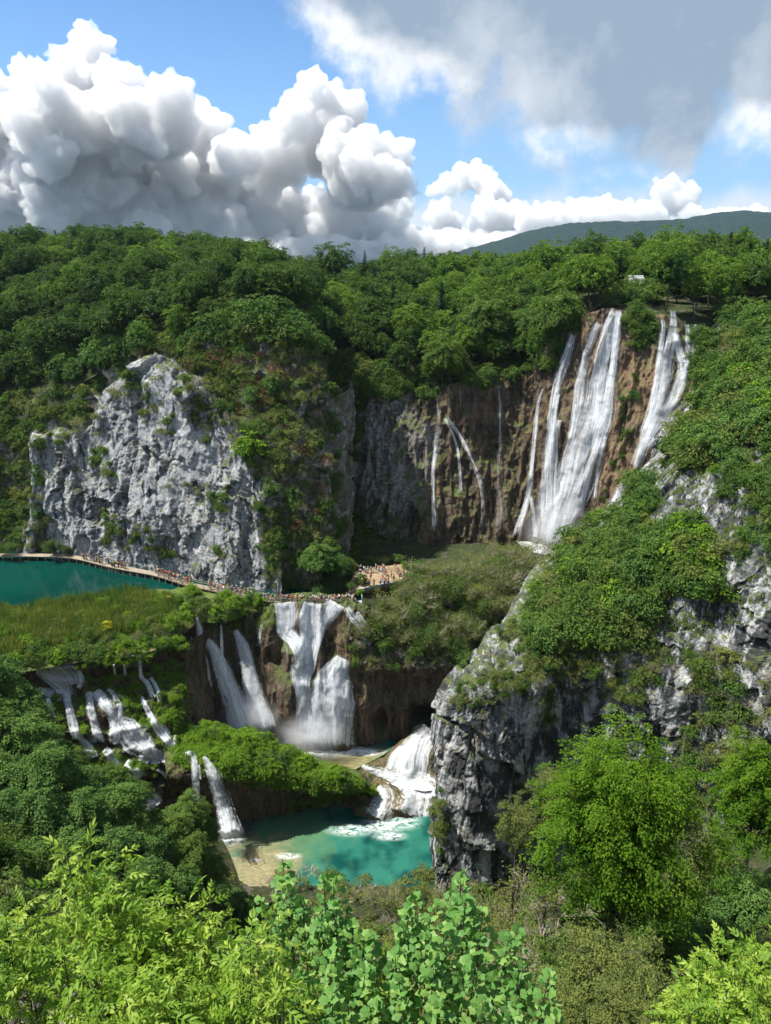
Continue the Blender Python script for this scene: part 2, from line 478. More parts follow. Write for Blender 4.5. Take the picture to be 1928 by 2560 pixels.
def mat_leaf(name, c1, c2, c3, trans=.35, rough=.6, spec=.12):
    """c1..c2 spread over trees, c3 = paler leaf colour where tint is high"""
    m, T = new_mat(name); p, N = geo(T)
    oi = T.n('ShaderNodeObjectInfo').outputs['Random']
    c = T.mix(oi, c1, c2)
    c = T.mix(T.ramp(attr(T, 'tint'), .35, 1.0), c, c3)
    c = T.mix(T.m('MULTIPLY', T.noise(p, .13, 2), .35), c, c1)
    d = T.n('ShaderNodeBsdfPrincipled', {'Base Color': c, 'Roughness': rough, 'Specular IOR Level': spec}).outputs[0]
    tc = T.mix(.5, c, T.vm('MULTIPLY', c, (1.6, 1.7, .5)))
    t = T.n('ShaderNodeBsdfTranslucent', {'Color': tc}).outputs[0]
    mx = T.n('ShaderNodeMixShader', {0: trans, 1: d, 2: t}).outputs[0]
    T.n('ShaderNodeOutputMaterial', {'Surface': mx}); return m


def mat_fall(name, dens, tone=(.90, .93, .96), lumpy=.15, broad=.7, fine=2.6, soft=.26):
    m, T = new_mat(name)
    uv = T.n('ShaderNodeUVMap', uv_map='UVMap').outputs[0]
    e = attr(T, 'edge'); se = attr(T, 'seed')
    o = T.n('ShaderNodeCombineXYZ', {0: T.m('MULTIPLY', se, 37.0), 1: 0.0, 2: se}).outputs[0]
    wob = T.vm('MULTIPLY', T.vm('SUBTRACT', T.n('ShaderNodeTexNoise', {'Vector': T.vm('ADD', uv, o), 'Scale': .35, 'Detail': 2.0}).outputs[1], (.5, .5, .5)), (.5, 0, 0))
    v = T.vm('ADD', T.vm('ADD', uv, wob), o)
    sA = T.noise(T.vm('MULTIPLY', v, (broad, .035, 1)), 1.0, 3, .5)
    sB = T.noise(T.vm('MULTIPLY', v, (fine, .10, 1)), 1.0, 4, .6)
    sC = T.noise(T.vm('MULTIPLY', v, (2.6, 1.5, 1)), 1.0, 5, .65)
    a = T.m('ADD', T.m('MULTIPLY', sA, .45), T.m('ADD', T.m('MULTIPLY', sB, .45), T.m('MULTIPLY', sC, lumpy)))
    a = T.m('SUBTRACT', a, T.m('MULTIPLY', T.m('POWER', e, 2.5), .22))
    a = T.ramp(a, .52 + lumpy * .4 - dens, .52 + lumpy * .4 - dens + soft)
    c = T.mix(T.ramp(T.m('ADD', T.m('MULTIPLY', sB, .7), T.m('MULTIPLY', sC, .5)), .48, .72), (tone[0] * .78, tone[1] * .81, tone[2] * .85), tone)
    d = T.n('ShaderNodeBsdfDiffuse', {'Color': c}).outputs[0]
    t = T.n('ShaderNodeBsdfTranslucent', {'Color': c}).outputs[0]
    w = T.n('ShaderNodeMixShader', {0: .45, 1: d, 2: t}).outputs[0]
    tr = T.n('ShaderNodeBsdfTransparent').outputs[0]
    mx = T.n('ShaderNodeMixShader', {0: T.m('MULTIPLY', a, attr(T, 'opac')), 1: tr, 2: w}).outputs[0]
    T.n('ShaderNodeOutputMaterial', {'Surface': mx}); return m


def mat_plain(name, c, rough=.8, var=.0, objcol=False):
    m, T = new_mat(name); p, N = geo(T)
    if objcol: col = T.n('ShaderNodeObjectInfo').outputs['Color']
    else: col = T.mix(T.ramp(T.noise(p, 3, 5, .7), .3, .7), tuple(x * (1 - var) for x in c), tuple(x * (1 + var) for x in c))
    finish(T, col, rough, T.noise(p, 9, 5, .7) if var else None, .5, .03, .2); return m


M = dict(lime=mat_lime(), limeveg=mat_lime('overgrown_limestone', .25, .22), stained=mat_lime('stained_limestone', 1.0, 0, .07), trav=mat_trav('travertine', .35), travm=mat_trav('mossy_travertine', .9), wet=mat_trav('wet_travertine', .3, .35),
         soil=mat_ground('forest_soil', (.022, .035, .012), (.05, .06, .025), (.075, .065, .045)),
         moss=mat_ground('marsh_ground', (.06, .10, .022), (.11, .15, .04), (.19, .15, .09), .12),
         apron=mat_ground('grassy_apron', (.012, .035, .008), (.025, .06, .012), (.03, .04, .015), .3),
         sand=mat_ground('trodden_earth', (.26, .19, .12), (.34, .255, .165), (.20, .15, .09)),
         lower=mat_water('lower_water', w_lower), mid=mat_water('middle_water', w_mid),
         lake=mat_water('lake_water', w_lake, .10, .35, .012), gorge=mat_water('gorge_water', w_gorge, .1, 1.5, .4),
         far=mat_ground('far_forest', (.008, .022, .022), (.018, .040, .034), (.012, .030, .026), .02),
         bark=mat_plain('bark', (.085, .07, .055), .9, .45), darkbark=mat_plain('dark_bark', (.035, .028, .022), .9, .4),
         twig=mat_plain('grey_twigs', (.40, .345, .30), .9, .3),
         wood=mat_plain('weathered_wood', (.30, .25, .19), .85, .25), shingle=mat_plain('grey_shingles', (.42, .42, .43), .8, .2),
         cloth=mat_plain('cloth', (.5, .5, .5), .8, 0, True), skin=mat_plain('skin', (.46, .27, .18), .6, .05), hair=mat_plain('hair', (.05, .03, .02), .7, .2),
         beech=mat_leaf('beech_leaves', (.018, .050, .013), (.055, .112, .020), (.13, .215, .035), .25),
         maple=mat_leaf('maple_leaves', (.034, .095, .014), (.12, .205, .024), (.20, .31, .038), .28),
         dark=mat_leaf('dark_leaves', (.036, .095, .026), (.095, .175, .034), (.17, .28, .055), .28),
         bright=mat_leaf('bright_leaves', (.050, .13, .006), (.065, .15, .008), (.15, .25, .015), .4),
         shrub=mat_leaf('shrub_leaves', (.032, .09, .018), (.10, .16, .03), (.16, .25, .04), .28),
         olive=mat_leaf('olive_leaves', (.09, .125, .035), (.16, .19, .05), (.25, .28, .07)),
         mossp=mat_leaf('bank_plants', (.07, .17, .012), (.14, .25, .02), (.24, .36, .03)),
         red=mat_leaf('reddish_leaves', (.12, .06, .03), (.17, .09, .05), (.20, .12, .07)),
         yellow=mat_leaf('yellow_leaves', (.30, .33, .02), (.38, .38, .02), (.5, .46, .04)),
         reed=mat_leaf('reeds', (.09, .19, .02), (.17, .25, .03), (.30, .28, .10)),
         conif=mat_leaf('needles', (.010, .028, .012), (.018, .042, .015), (.03, .06, .02), .1),
         ash=mat_leaf('ash_leaves', (.12, .235, .02), (.20, .32, .03), (.40, .50, .08), .42, .45, .25),
         mapleb=mat_leaf('broad_leaves', (.09, .22, .05), (.13, .28, .06), (.24, .38, .09), .35, .5, .25),
         )
M['water'] = M['lower']
#ENDMATERIALS


# ------------------------------------------------------------------ displacement recipes
def d_rock(amp=1.0, block=4.0, veg=0.0, seed=0, vert=1.0, fine_=1.0):
    def f(V, N, U, W, attrs):
        w = np.stack([fbm(V / (block * 1.3), 4, seed + 5), fbm(V / (block * 1.3), 4, seed + 6), fbm(V / (block * 1.3), 4, seed + 7)], -1)
        q = V / block + .45 * w
        a0, b0, c0, g0 = worley(q * np.array([.42, .42, .26 * vert]), seed + 80, True)
        a1, b1, c1, g1 = worley(q * np.array([1, 1, .55 * vert]), seed, True)
        a2, b2, c2, g2 = worley(q * np.array([3.1, 3.1, 1.9 * vert]) + 4, seed + 9, True)
        a3, b3, c3, g3 = worley(q * np.array([8.5, 8.5, 5.5]) + 9, seed + 19, True)
        big = fbm(V / 16, 3, seed + 30)
        led = fbm((V + 2 * w) * np.array([.2, .2, 1]) / 3.2, 4, seed + 50, ridged=True)
        rid = fbm((V + 2 * w) * np.array([1, 1, .3]) / 4.5, 5, seed + 40, gain=.55, ridged=True)
        patch = np.clip(.5 + 1.6 * fbm(V / 9, 2, seed + 70), 0, 1)         # rugged here, smooth slabs there
        crack = np.clip(1 - (b1 - a1) / .07, 0, 1) * patch; crack2 = np.clip(1 - (b2 - a2) / .10, 0, 1) * patch
        d = 2.6 * big + 2.4 * g0 + 1.2 * (c0 - .5) + (.5 + .7 * patch) * (1.5 * g1 + .6 * (c1 - .5)) - .8 * crack + fine_ * (.35 + .8 * patch) * (.55 * g2 + .25 * (c2 - .5) + .24 * g3 + .12 * (c3 - .5)) - .3 * crack2 + .8 * rid + .35 * led
        attrs['crack'] = np.clip(crack + .5 * crack2 + np.clip(-.2 - rid, 0, .4) + np.clip((.3 - (b0 - a0)) * .0, 0, 1), 0, 1)
        return d * amp
    return f


def d_trav(amp=1.0, seed=0):
    def f(V, N, U, W, attrs):
        q = V * np.array([1, 1, .12])
        a = fbm(q / 3.2, 4, seed, ridged=True); b = fbm(q / 9, 3, seed + 7); c = fbm(V / 2.0, 4, seed + 3)
        _, _, cc = worley(V * np.array([1, 1, .45]) / 2.6, seed + 4)
        attrs['crack'] = np.clip(.5 - a * .9, 0, 1)
        if seed == 21:
            attrs['grey'] = .75 * np.clip((.33 - U + .1 * fbm(V / 12, 3, 5)) / .06, 0, 1); attrs['pale'] = np.clip((U - .60) / .08, 0, 1) * np.clip(.75 + fbm(V / 10, 3, 6), 0, 1)
        return amp * (2.0 * a + 2.0 * b + .5 * c + .6 * (cc - .5))
    return f


def d_soft(amp=1.0, sc=6.0, seed=0):
    def f(V, N, U, W, attrs):
        attrs['crack'] = np.zeros(len(V))
        return amp * fbm(V / sc, 5, seed)
    return f


# ------------------------------------------------------------------ terrain
# valley side below the viewpoint and the valley floor
def ground_h(X, Y):
    prof_y = np.array([-60, -20, 0, 5, 10, 20, 40, 60, 80, 97, 102, 130, 400])
    prof_z = np.array([112, 106, 103, 96, 88, 74, 49, 28, 9, 2.2, -.9, -2.5, -2.5])
    h = np.interp(Y, prof_y, prof_z)
    lf = np.clip(-X - 22 - np.clip(Y - 90, 0, 60) * .3, 0, 60); h = h + lf * .75 * np.clip(Y / 50, 0, 1) * np.clip((125 - Y) / 25, 0, 1)
    rf = np.clip(X - 24, 0, 80); h = h + rf * .55 * np.clip(Y / 60, 0, 1) * np.clip((112 - Y) / 15, 0, 1)
    return h


def make_ground():
    xs = np.linspace(-150, 150, 260); ys = np.linspace(-40, 135, 240)
    X, Y = np.meshgrid(xs, ys); X = X.ravel(); Y = Y.ravel()
    Z = ground_h(X, Y); V = np.stack([X, Y, Z], -1)
    amp = np.clip((100 - Y) / 30, .12, 1)
    V[:, 2] += amp * 1.6 * fbm(V / 9, 5, 3)
    F = grid_faces(240, 260)
    o = ob('valley_ground', mesh_np('valley_ground', V, F, [M['soil']], attrs={'crack': np.zeros(len(V))}), kind='structure')
    TERR.append((o, V, F))
make_ground()

# left: vegetated rear wall of the gorge and buttress
xs = [-420, -300, -150, 0, 90, 290, 470, 560, 640, 740, 790, 822, 800, 760]
yb = [1384, 1383, 1383, 1385, 1390, 1402, 1440, 1460, 1476, 1485, 1478, 1462, 1440, 1400]
base = [P(x, y, Z=34) for x, y in zip(xs, yb)]
for i in range(3): pass
base[12] = base[11] + np.array([3, 18, 0]); base[13] = base[11] + np.array([-6, 50, 0])
yt = [960, 965, 985, 1000, 990, 900, 850, 820, 815, 840, 890, 985, 0, 0]
Yt = [196, 196, 196, 196, 194, 190, 184, 181, 179, 177, 176, 173, 0, 0]
top = [P(x, y, Y=Y_) if Y_ else None for x, y, Y_ in zip(xs, yt, Yt)]
top[12] = top[11] + np.array([5, 16, -1]); top[13] = top[11] + np.array([-2, 45, 0])
def lerp_rows(a, b, ts, bulge=0, ease=1.0):
    out = []
    for t in ts:
        r = []
        for p, q in zip(a, b):
            v = p + (q - p) * t
            v[1] = p[1] + (q[1] - p[1]) * t ** ease; v[0] = p[0] + (q[0] - p[0]) * t ** ease
            r.append(v)
        out.append(r)
    return out
loft('gorge_wall', lerp_rows(base, top, [-.08, 0, .25, .5, .75, 1], ease=1.25), 460, 240, d_rock(.85, 5, seed=2), M['limeveg'], kind='structure')

# front limestone cliff
xs = [60, 78, 120, 200, 290, 385, 470, 560, 640, 690, 705, 690]
yb = [1392, 1392, 1394, 1400, 1414, 1432, 1453, 1473, 1484, 1490, 1491, 1486]
yt = [1110, 1095, 1085, 1060, 968, 908, 965, 1050, 1130, 1230, 1290, 1300]
b2 = [P(x, y, Z=34) + np.array([0, -.6, 0]) for x, y in zip(xs, yb)]
offs = [14, 6, 8, 10, 12, 14, 13, 12, 10, 8, 9, 14]
t2 = [P(x - (0 if 0 < i < 10 else 0), y, Y=b_[1] + o_) for i, (x, y, b_, o_) in enumerate(zip(xs, yt, b2, offs))]
b2[0][1] += 16; b2[-1][1] += 18; t2[0][1] += 8; t2[-1][1] += 8
rr = lerp_rows(b2, t2, [-.08, 0, .25, .5, .75, 1], ease=1.4)
back = [p + np.array([0, 10, -3.0]) for p in t2]; back2 = [p + np.array([0, 22, -14.0]) for p in t2]
loft('limestone_cliff', rr + [back, back2], 420, 380, d_rock(.8, 4.6, seed=11, vert=.55), M['lime'], kind='structure')

# left forest hill
xs = [-420, -300, -150, 0, 90, 290, 470, 560, 640, 740, 790, 822]
r0 = [p + np.array([0, -1, -2]) for p in top[:12]]
r1 = [P(x, y, Y=Y_) for x, y, Y_ in zip(xs, [850, 850, 850, 850, 850, 820, 790, 775, 770, 790, 820, 880], [214, 214, 214, 214, 212, 208, 204, 202, 200, 198, 196, 192])]
r2 = [P(x, y, Y=Y_) for x, y, Y_ in zip(xs, [762, 762, 762, 760, 755, 748, 748, 748, 752, 775, 800, 845], [242, 242, 242, 242, 240, 236, 232, 230, 228, 226, 222, 215])]
r3 = [P(x, y, Y=Y_) for x, y, Y_ in zip(xs, [708, 706, 702, 694, 682, 684, 696, 712, 732, 764, 790, 820], [282, 282, 282, 282, 280, 278, 274, 272, 268, 262, 256, 250])]
r4 = [p + np.array([0, 60, 1]) for p in r3]
loft('forest_hill', [r0, r1, r2, r3, r4], 120, 90, d_soft(1.2, 8, 5), M['soil'], kind='structure')

# amphitheatre back wall with the great falls
xs = [700, 780, 850, 910, 980, 1060, 1150, 1250, 1330, 1390, 1450, 1520, 1600, 1680, 1760, 1850]
yb = [1190, 1200, 1240, 1300, 1330, 1350, 1364, 1372, 1378, 1380, 1376, 1340, 1270, 1180, 1060, 960]
Yb = [206, 202, 196, 189, 184, 180, 180, 180, 178, 173, 168, 164, 161, 159, 160, 162]
yt = [900, 905, 900, 920, 945, 985, 955, 945, 930, 850, 800, 775, 785, 800, 830, 850]
Yt = [216, 214, 210, 205, 200, 195, 194, 195, 194, 189, 184, 180, 177, 174, 172, 170]
wb = [P(x, y, Y=Y_) for x, y, Y_ in zip(xs, yb, Yb)]
wt = [P(x, y, Y=Y_) for x, y, Y_ in zip(xs, yt, Yt)]
loft('amphitheatre_wall', lerp_rows(wb, wt, [-.12, 0, .25, .5, .75, 1], ease=1.1), 520, 320, d_trav(.9, 21), M['trav'], kind='structure')

# plateau forest floor above the wall
q0 = [p + np.array([0, -.5, -1.5]) for p in wt] + [P(2000, 800, Y=168), P(2300, 800, Y=160)]
xs2 = xs + [2000, 2300]
q1 = [P(x, y, Y=Y_) for x, y, Y_ in zip(xs2, [850, 850, 835, 835, 840, 850, 850, 850, 840, 800, 765, 745, 750, 755, 765, 780, 760, 760],
      [232, 230, 228, 226, 224, 220, 220, 220, 220, 214, 208, 205, 202, 200, 198, 195, 190, 190])]
q2 = [P(x, y, Y=Y_) for x, y, Y_ in zip(xs2, [835, 830, 818, 805, 796, 796, 796, 790, 780, 758, 735, 728, 725, 725, 728, 732, 728, 728],
      [262] * 9 + [256, 250, 245, 240, 236, 232, 230, 225, 225])]
q3 = [P(x, y, Y=310) for x, y in zip(xs2, [805, 800, 782, 754, 732, 728, 734, 730, 722, 720, 712, 706, 700, 694, 690, 692, 692, 692])]
q4 = [p + np.array([0, 60, .5]) for p in q3]
loft('plateau_ground', [q0, q1, q2, q3, q4], 140, 90, d_soft(1.2, 8, 6), M['soil'], kind='structure')

# dark grassy apron at the gorge bottom, beach level
xs = [780, 830, 880, 940, 1000, 1060]
g = rowsZ(xs, [([1500, 1490, 1485, 1480, 1478, 1475], 'Z', 35.0), ([1440, 1425, 1415, 1412, 1408, 1405], 'Z', [36.5, 36.4, 36.3, 36.2, 36, 36]),
               ([1340, 1350, 1355, 1370, 1380, 1390], 'Y', [182, 182, 180, 178, 177, 176]), ([1170, 1180, 1230, 1290, 1330, 1350], 'Y', [204, 203, 197, 190, 185, 181])])
loft('gorge_floor', g, 120, 120, d_soft(.5, 5, 8), M['apron'], kind='structure')

# scrub flat between the great falls and the lower step, dropping to the right
xs = [905, 960, 1020, 1080, 1150, 1250, 1350, 1450]
g = rowsZ(xs, [([1585, 1620, 1640, 1655, 1665, 1680, 1700, 1720], 'Y', [139, 138, 138, 137, 136, 134, 130, 128]),
               ([1530, 1550, 1570, 1590, 1600, 1600, 1600, 1600], 'Y', [143, 144, 144, 143, 142, 140, 138, 134]),
               ([1475, 1480, 1480, 1480, 1480, 1480, 1480, 1480], 'Y', [150, 151, 152, 152, 152, 152, 150, 146]),
               ([1410, 1405, 1400, 1395, 1390, 1390, 1395, 1400], 'Y', [164, 166, 167, 168, 169, 169, 168, 160]),
               ([1350, 1350, 1350, 1352, 1355, 1360, 1368, 1372], 'Y', [182, 182, 181, 182, 182, 182, 181, 176])])
loft('scrub_ground', g, 150, 120, d_soft(.8, 6, 9), M['soil'], kind='structure')

# right valley side: slope, ledges and the big front rock
grid = [
 # y, [(x, Y)...] 12 columns
 (2230, [(1150, 118), (1092, 106), (1085, 100), (1150, 98), (1220, 97.5), (1290, 98), (1400, 100), (1520, 98), (1650, 95), (1800, 90), (1928, 84), (2200, 76)]),
 (2120, [(1150, 120), (1094, 107), (1088, 101), (1150, 99), (1220, 98.5), (1290, 99.5), (1400, 102), (1520, 99.5), (1650, 97), (1800, 92), (1928, 87), (2200, 79)]),
 (1960, [(1160, 122), (1108, 109), (1098, 103), (1150, 100), (1220, 99.5), (1300, 101.5), (1400, 104), (1520, 102), (1650, 99), (1800, 95), (1928, 90), (2200, 82)]),
 (1810, [(1170, 124), (1118, 111), (1104, 105.5), (1160, 101.5), (1230, 101), (1310, 102.5), (1410, 105), (1520, 103), (1650, 100.5), (1800, 97), (1928, 92), (2200, 84)]),
 (1715, [(1200, 126), (1150, 113), (1135, 107.5), (1190, 104), (1260, 103), (1340, 103.5), (1430, 105.5), (1540, 104.5), (1660, 102.5), (1800, 99), (1928, 95), (2200, 87)]),
 (1640, [(1260, 130), (1215, 119), (1200, 113), (1250, 110), (1310, 108), (1380, 107), (1460, 107.5), (1560, 106), (1670, 104.5), (1800, 101.5), (1928, 97), (2200, 89)]),
 (1545, [(1310, 138), (1275, 127), (1265, 121), (1320, 118), (1390, 115), (1460, 112.5), (1530, 110), (1610, 109), (1710, 106.5), (1820, 103.5), (1928, 99), (2200, 91)]),
 (1430, [(1390, 150), (1345, 139), (1330, 133), (1390, 129), (1460, 124), (1530, 119), (1600, 115), (1670, 112.5), (1750, 109.5), (1840, 106), (1928, 102), (2200, 94)]),
 (1330, [(1505, 164), (1475, 154), (1460, 148), (1490, 143), (1530, 138), (1580, 131), (1640, 124), (1700, 119), (1760, 115), (1850, 110), (1928, 106), (2200, 98)]),
 (1190, [(1635, 174), (1608, 164), (1592, 159), (1612, 153), (1640, 146), (1665, 138), (1700, 130), (1750, 125), (1800, 120), (1870, 116), (1935, 112), (2200, 106)]),
 (1010, [(1740, 182), (1715, 172), (1700, 167), (1715, 163), (1730, 158), (1750, 153), (1790, 148), (1830, 143), (1870, 139), (1920, 135), (1960, 131), (2250, 126)]),
 (860, [(1815, 190), (1800, 180), (1790, 176), (1800, 173), (1815, 170), (1830, 167), (1860, 164), (1890, 161), (1930, 158), (1970, 155), (2020, 152), (2300, 148)]),
 (790, [(1830, 205), (1810, 196), (1800, 190), (1820, 188), (1840, 186), (1860, 184), (1890, 182), (1920, 180), (1960, 178), (2000, 176), (2050, 174), (2320, 170)]),
]
def G_disp(V, N, U, W, attrs):
    d = d_rock(.72, 4.6, seed=31)(V, N, U, W, attrs)
    up = np.clip((W - .45) / .2, 0, 1)
    return d * (1 - .35 * up)
loft('right_rock_slope', [[P(x, y, Y=Y_) for x, Y_ in r] for y, r in grid], 620, 760, G_disp, M['stained'], kind='structure')

# travertine barrier face under the boardwalk (central falls)
xs = [395, 430, 470, 520, 590, 640, 690, 760, 830, 890, 930, 1000, 1070, 1140, 1200]
yb = [1800, 1800, 1803, 1812, 1826, 1834, 1848, 1860, 1868, 1868, 1860, 1850, 1842, 1835, 1830]
Yb = [128, 130, 133, 136, 137, 136, 133.5, 133, 133, 134, 135, 137, 138, 138, 138]
yt = [1625, 1600, 1552, 1550, 1558, 1535, 1510, 1507, 1508, 1520, 1560, 1608, 1640, 1660, 1680]
Yt = [131, 134, 138.5, 141, 142, 142, 142.5, 142.5, 142.5, 141.5, 141, 140.5, 140, 139.5, 138]
cb = [P(x, y, Y=Y_) for x, y, Y_ in zip(xs, yb, Yb)]; ct = [P(x, y, Y=Y_) for x, y, Y_ in zip(xs, yt, Yt)]
rr = lerp_rows(cb, ct, [-.1, 0, .25, .5, .75, 1], ease=1.25)
rr.append([p + np.array([0, 3.5, -.3]) for p in ct])
loft('travertine_barrier', rr, 520, 320, d_trav(.55, 51), M['trav'], kind='structure', bumps=[(674, 1583, 34, 50, 2.6), (737, 1632, 26, 36, 2.4), (722, 1730, 36, 62, 2.8), (777, 1698, 18, 20, 1.7),
    (749, 1542, 11, 42, 1.3), (802, 1632, 16, 62, 1.4), (836, 1748, 52, 95, 2.2), (943, 1806, 20, 34, -4), (1060, 1802, 42, 36, -5), (918, 1768, 26, 75, 1.8), (1005, 1800, 22, 60, 2.0), (1000, 1655, 130, 26, 2.6), (1090, 1700, 20, 60, 1.5),
    (545, 1600, 30, 60, 1.8), (470, 1700, 24, 90, 1.5), (880, 1600, 30, 50, 1.5), (960, 1720, 30, 40, -1.2), (640, 1790, 30, 60, -1.5)])

# marsh terrace in front of the upper lake
xs = [-420, -200, 0, 60, 200, 330, 420, 490, 560, 640, 700]
g = rowsZ(xs, [([1760, 1730, 1690, 1680, 1655, 1640, 1612, 1560, 1556, 1530, 1509], 'Z', 33.6),
               ([1640, 1630, 1610, 1600, 1580, 1560, 1540, 1520, 1520, 1508, 1501], 'Z', 35.6),
               ([1560, 1560, 1545, 1540, 1515, 1490, 1478, 1470, 1474, 1488, 1496], 'Z', 35.3),
               ([1545, 1545, 1528, 1525, 1500, 1476, 1464, 1456, 1462, 1480, 1490], 'Z', 34.0)])
loft('marsh_terrace', g, 220, 120, d_soft(.45, 5, 12), M['moss'], kind='structure')

# left cascade slope
xs = [-200, -60, 60, 140, 220, 300, 370, 430, 475, 470]
r0 = [P(x, y, Z=z) for x, y, z in zip(xs, [1735, 1700, 1662, 1652, 1648, 1642, 1625, 1600, 1600, 1600], [33.7] * 9 + [33])]
r1 = [P(x, y, Z=z) for x, y, z in zip(xs, [1800, 1760, 1725, 1710, 1705, 1700, 1690, 1675, 1690, 1690], [28] * 8 + [26, 24])]
r2 = [P(x, y, Z=z) for x, y, z in zip(xs, [1870, 1840, 1810, 1800, 1790, 1785, 1780, 1775, 1790, 1790], [23] * 8 + [20, 18])]
r3 = [P(x, y, Z=z) for x, y, z in zip(xs, [1960, 1930, 1905, 1890, 1880, 1875, 1875, 1875, 1880, 1880], [16, 16, 16, 16, 16.5, 17, 17, 16.5, 15, 13])]
r4 = [P(x, y, Z=z) for x, y, z in zip(xs, [2060, 2040, 2020, 2000, 1985, 1965, 1945, 1925, 1920, 1920], [8, 8, 8, 8.5, 9.5, 11, 12, 12.5, 12, 10])]
r5 = [P(x, y, Z=z) for x, y, z in zip(xs, [2150, 2130, 2120, 2110, 2105, 2100, 2098, 2096, 2092, 2080], [-1] * 10)]
for k, rw in enumerate((r0, r1, r2, r3, r4, r5)):
    rw[-1] = rw[-2] + np.array([2.5, 8 + k * 1.2, -1.0])
def K_disp(V, N, U, W, attrs):
    st = (V[:, 2] + 1.6 * fbm(V * np.array([1, 1, .4]) / 7, 3, 61)) / 3.6
    f = st - np.floor(st)
    step = np.where(f < .75, f / .75 * .25, .25 + (f - .75) / .25 * .75)   # shelf then riser
    q = V * np.array([1, 1, .3])
    a = fbm(q / 2.2, 4, 62, ridged=True)
    attrs['crack'] = np.clip(.4 - a * .6, 0, 1)
    d = np.zeros_like(V)
    d[:, 1] = -(f - .45) * 1.9 - .8 * a - .5 * fbm(V / 3, 4, 63)
    d[:, 2] = .9 * fbm(V / 3, 4, 64)
    return d
loft('cascade_slope', [r5, r4, r3, r2, r1, r0], 330, 330, K_disp, M['trav'], kind='structure')

# central mossy mound
xs = [415, 450, 500, 560, 640, 720, 790, 850, 900, 935, 948]
mb = [P(x, y, Z=-1.2) for x, y in zip(xs, [2075, 2075, 2078, 2074, 2062, 2044, 2032, 2024, 2014, 2000, 1990])]
ml = [P(x, y, Y=Y_) for x, y, Y_ in zip(xs, [1940, 1935, 1925, 1930, 1945, 1955, 1975, 1965, 1975, 1990, 1990], [112.5, 112.5, 112.5, 112.5, 113.5, 115.5, 116.5, 117, 118.5, 119.5, 121])]
mt = [P(x, y, Y=Y_) for x, y, Y_ in zip(xs, [1835, 1818, 1812, 1818, 1836, 1868, 1905, 1918, 1940, 1970, 1984], [122, 123.5, 124, 124, 124, 123.5, 122, 122, 121.5, 121.5, 122])]
mu = [(a * .45 + b * .55) + np.array([0, -.8, 1.5]) for a, b in zip(ml, mt)]
mk = [p + np.array([0, 7, -6.0]) for p in mt]
mm = [(a * .5 + b * .5) + np.array([0, 1.8, 0]) for a, b in zip(mb, ml)]
def L_disp(V, N, U, W, attrs):
    a = fbm(V / 3.2, 4, 71); b = fbm(V * np.array([1, 1, .2]) / 2.0, 4, 72, ridged=True)
    low = np.clip((.42 - W) / .12, 0, 1)
    attrs['crack'] = np.clip(.4 - b * .6, 0, 1) * low
    return 1.1 * a + low * .5 * b
loft('mossy_mound', [mb, mm, ml, mu, mt, mk], 340, 220, L_disp, M['trav'], kind='structure')

# right lower cascade steps
xs = [760, 810, 860, 910, 960, 1000, 1030, 1065, 1110, 1180]
g = [[P(x, y, Z=z) for x, y, z in zip(xs, ys, zs)] for ys, zs in [
    ([2030, 2030, 2050, 2068, 2068, 2062, 2060, 2055, 2050, 2050], [-1.2] * 10),
    ([1990, 1985, 1990, 2010, 2015, 2005, 2000, 1995, 1990, 1990], [.8, .8, 1.0, 1.6, 1.6, 2, 2, 2, 2, 2]),
    ([1955, 1950, 1955, 1960, 1962, 1958, 1957, 1955, 1950, 1950], [3.4, 3.4, 3.4, 3, 3, 3, 3, 3, 3.2, 3.2]),
    ([1925, 1925, 1925, 1918, 1915, 1905, 1895, 1885, 1880, 1875], [4.1, 4.1, 4.2, 4.4, 4.4, 5.4, 6.4, 7.4, 8, 8]),
    ([1905, 1905, 1905, 1895, 1885, 1865, 1848, 1836, 1828, 1820], [3.6, 3.6, 3.6, 3.6, 4.2, 6.4, 8.2, 9.2, 9.8, 10.2]),
    ([1885, 1885, 1885, 1880, 1872, 1852, 1836, 1824, 1818, 1812], [1, 1, 1, 1, 2, 4, 6.5, 8.4, 9, 9]),
    ([1875, 1875, 1875, 1872, 1868, 1848, 1832, 1820, 1814, 1808], [0, 0, 0, 0, 0, 1, 2, 3, 4, 4])]]
def S_disp(V, N, U, W, at):
    at['crack'] = np.clip(.3 - fbm(V / 1.5, 3, 81), 0, 1); at['pale'] = np.clip(.5 + fbm(V / 3, 3, 82), 0, 1)
    return .55 * fbm(V / 2.4, 5, 80, ridged=True) * np.clip((1 - W) * 6, .3, 1)
loft('cascade_steps', g, 280, 200, S_disp, M['wet'], kind='structure', bumps=[(1026, 1905, 17, 34, 1.4), (1075, 1890, 12, 40, 1.2), (999, 2006, 26, 20, 1.5), (957, 2028, 16, 14, 1.1), (930, 1918, 18, 9, .8), (1090, 1950, 16, 40, 1.6)])


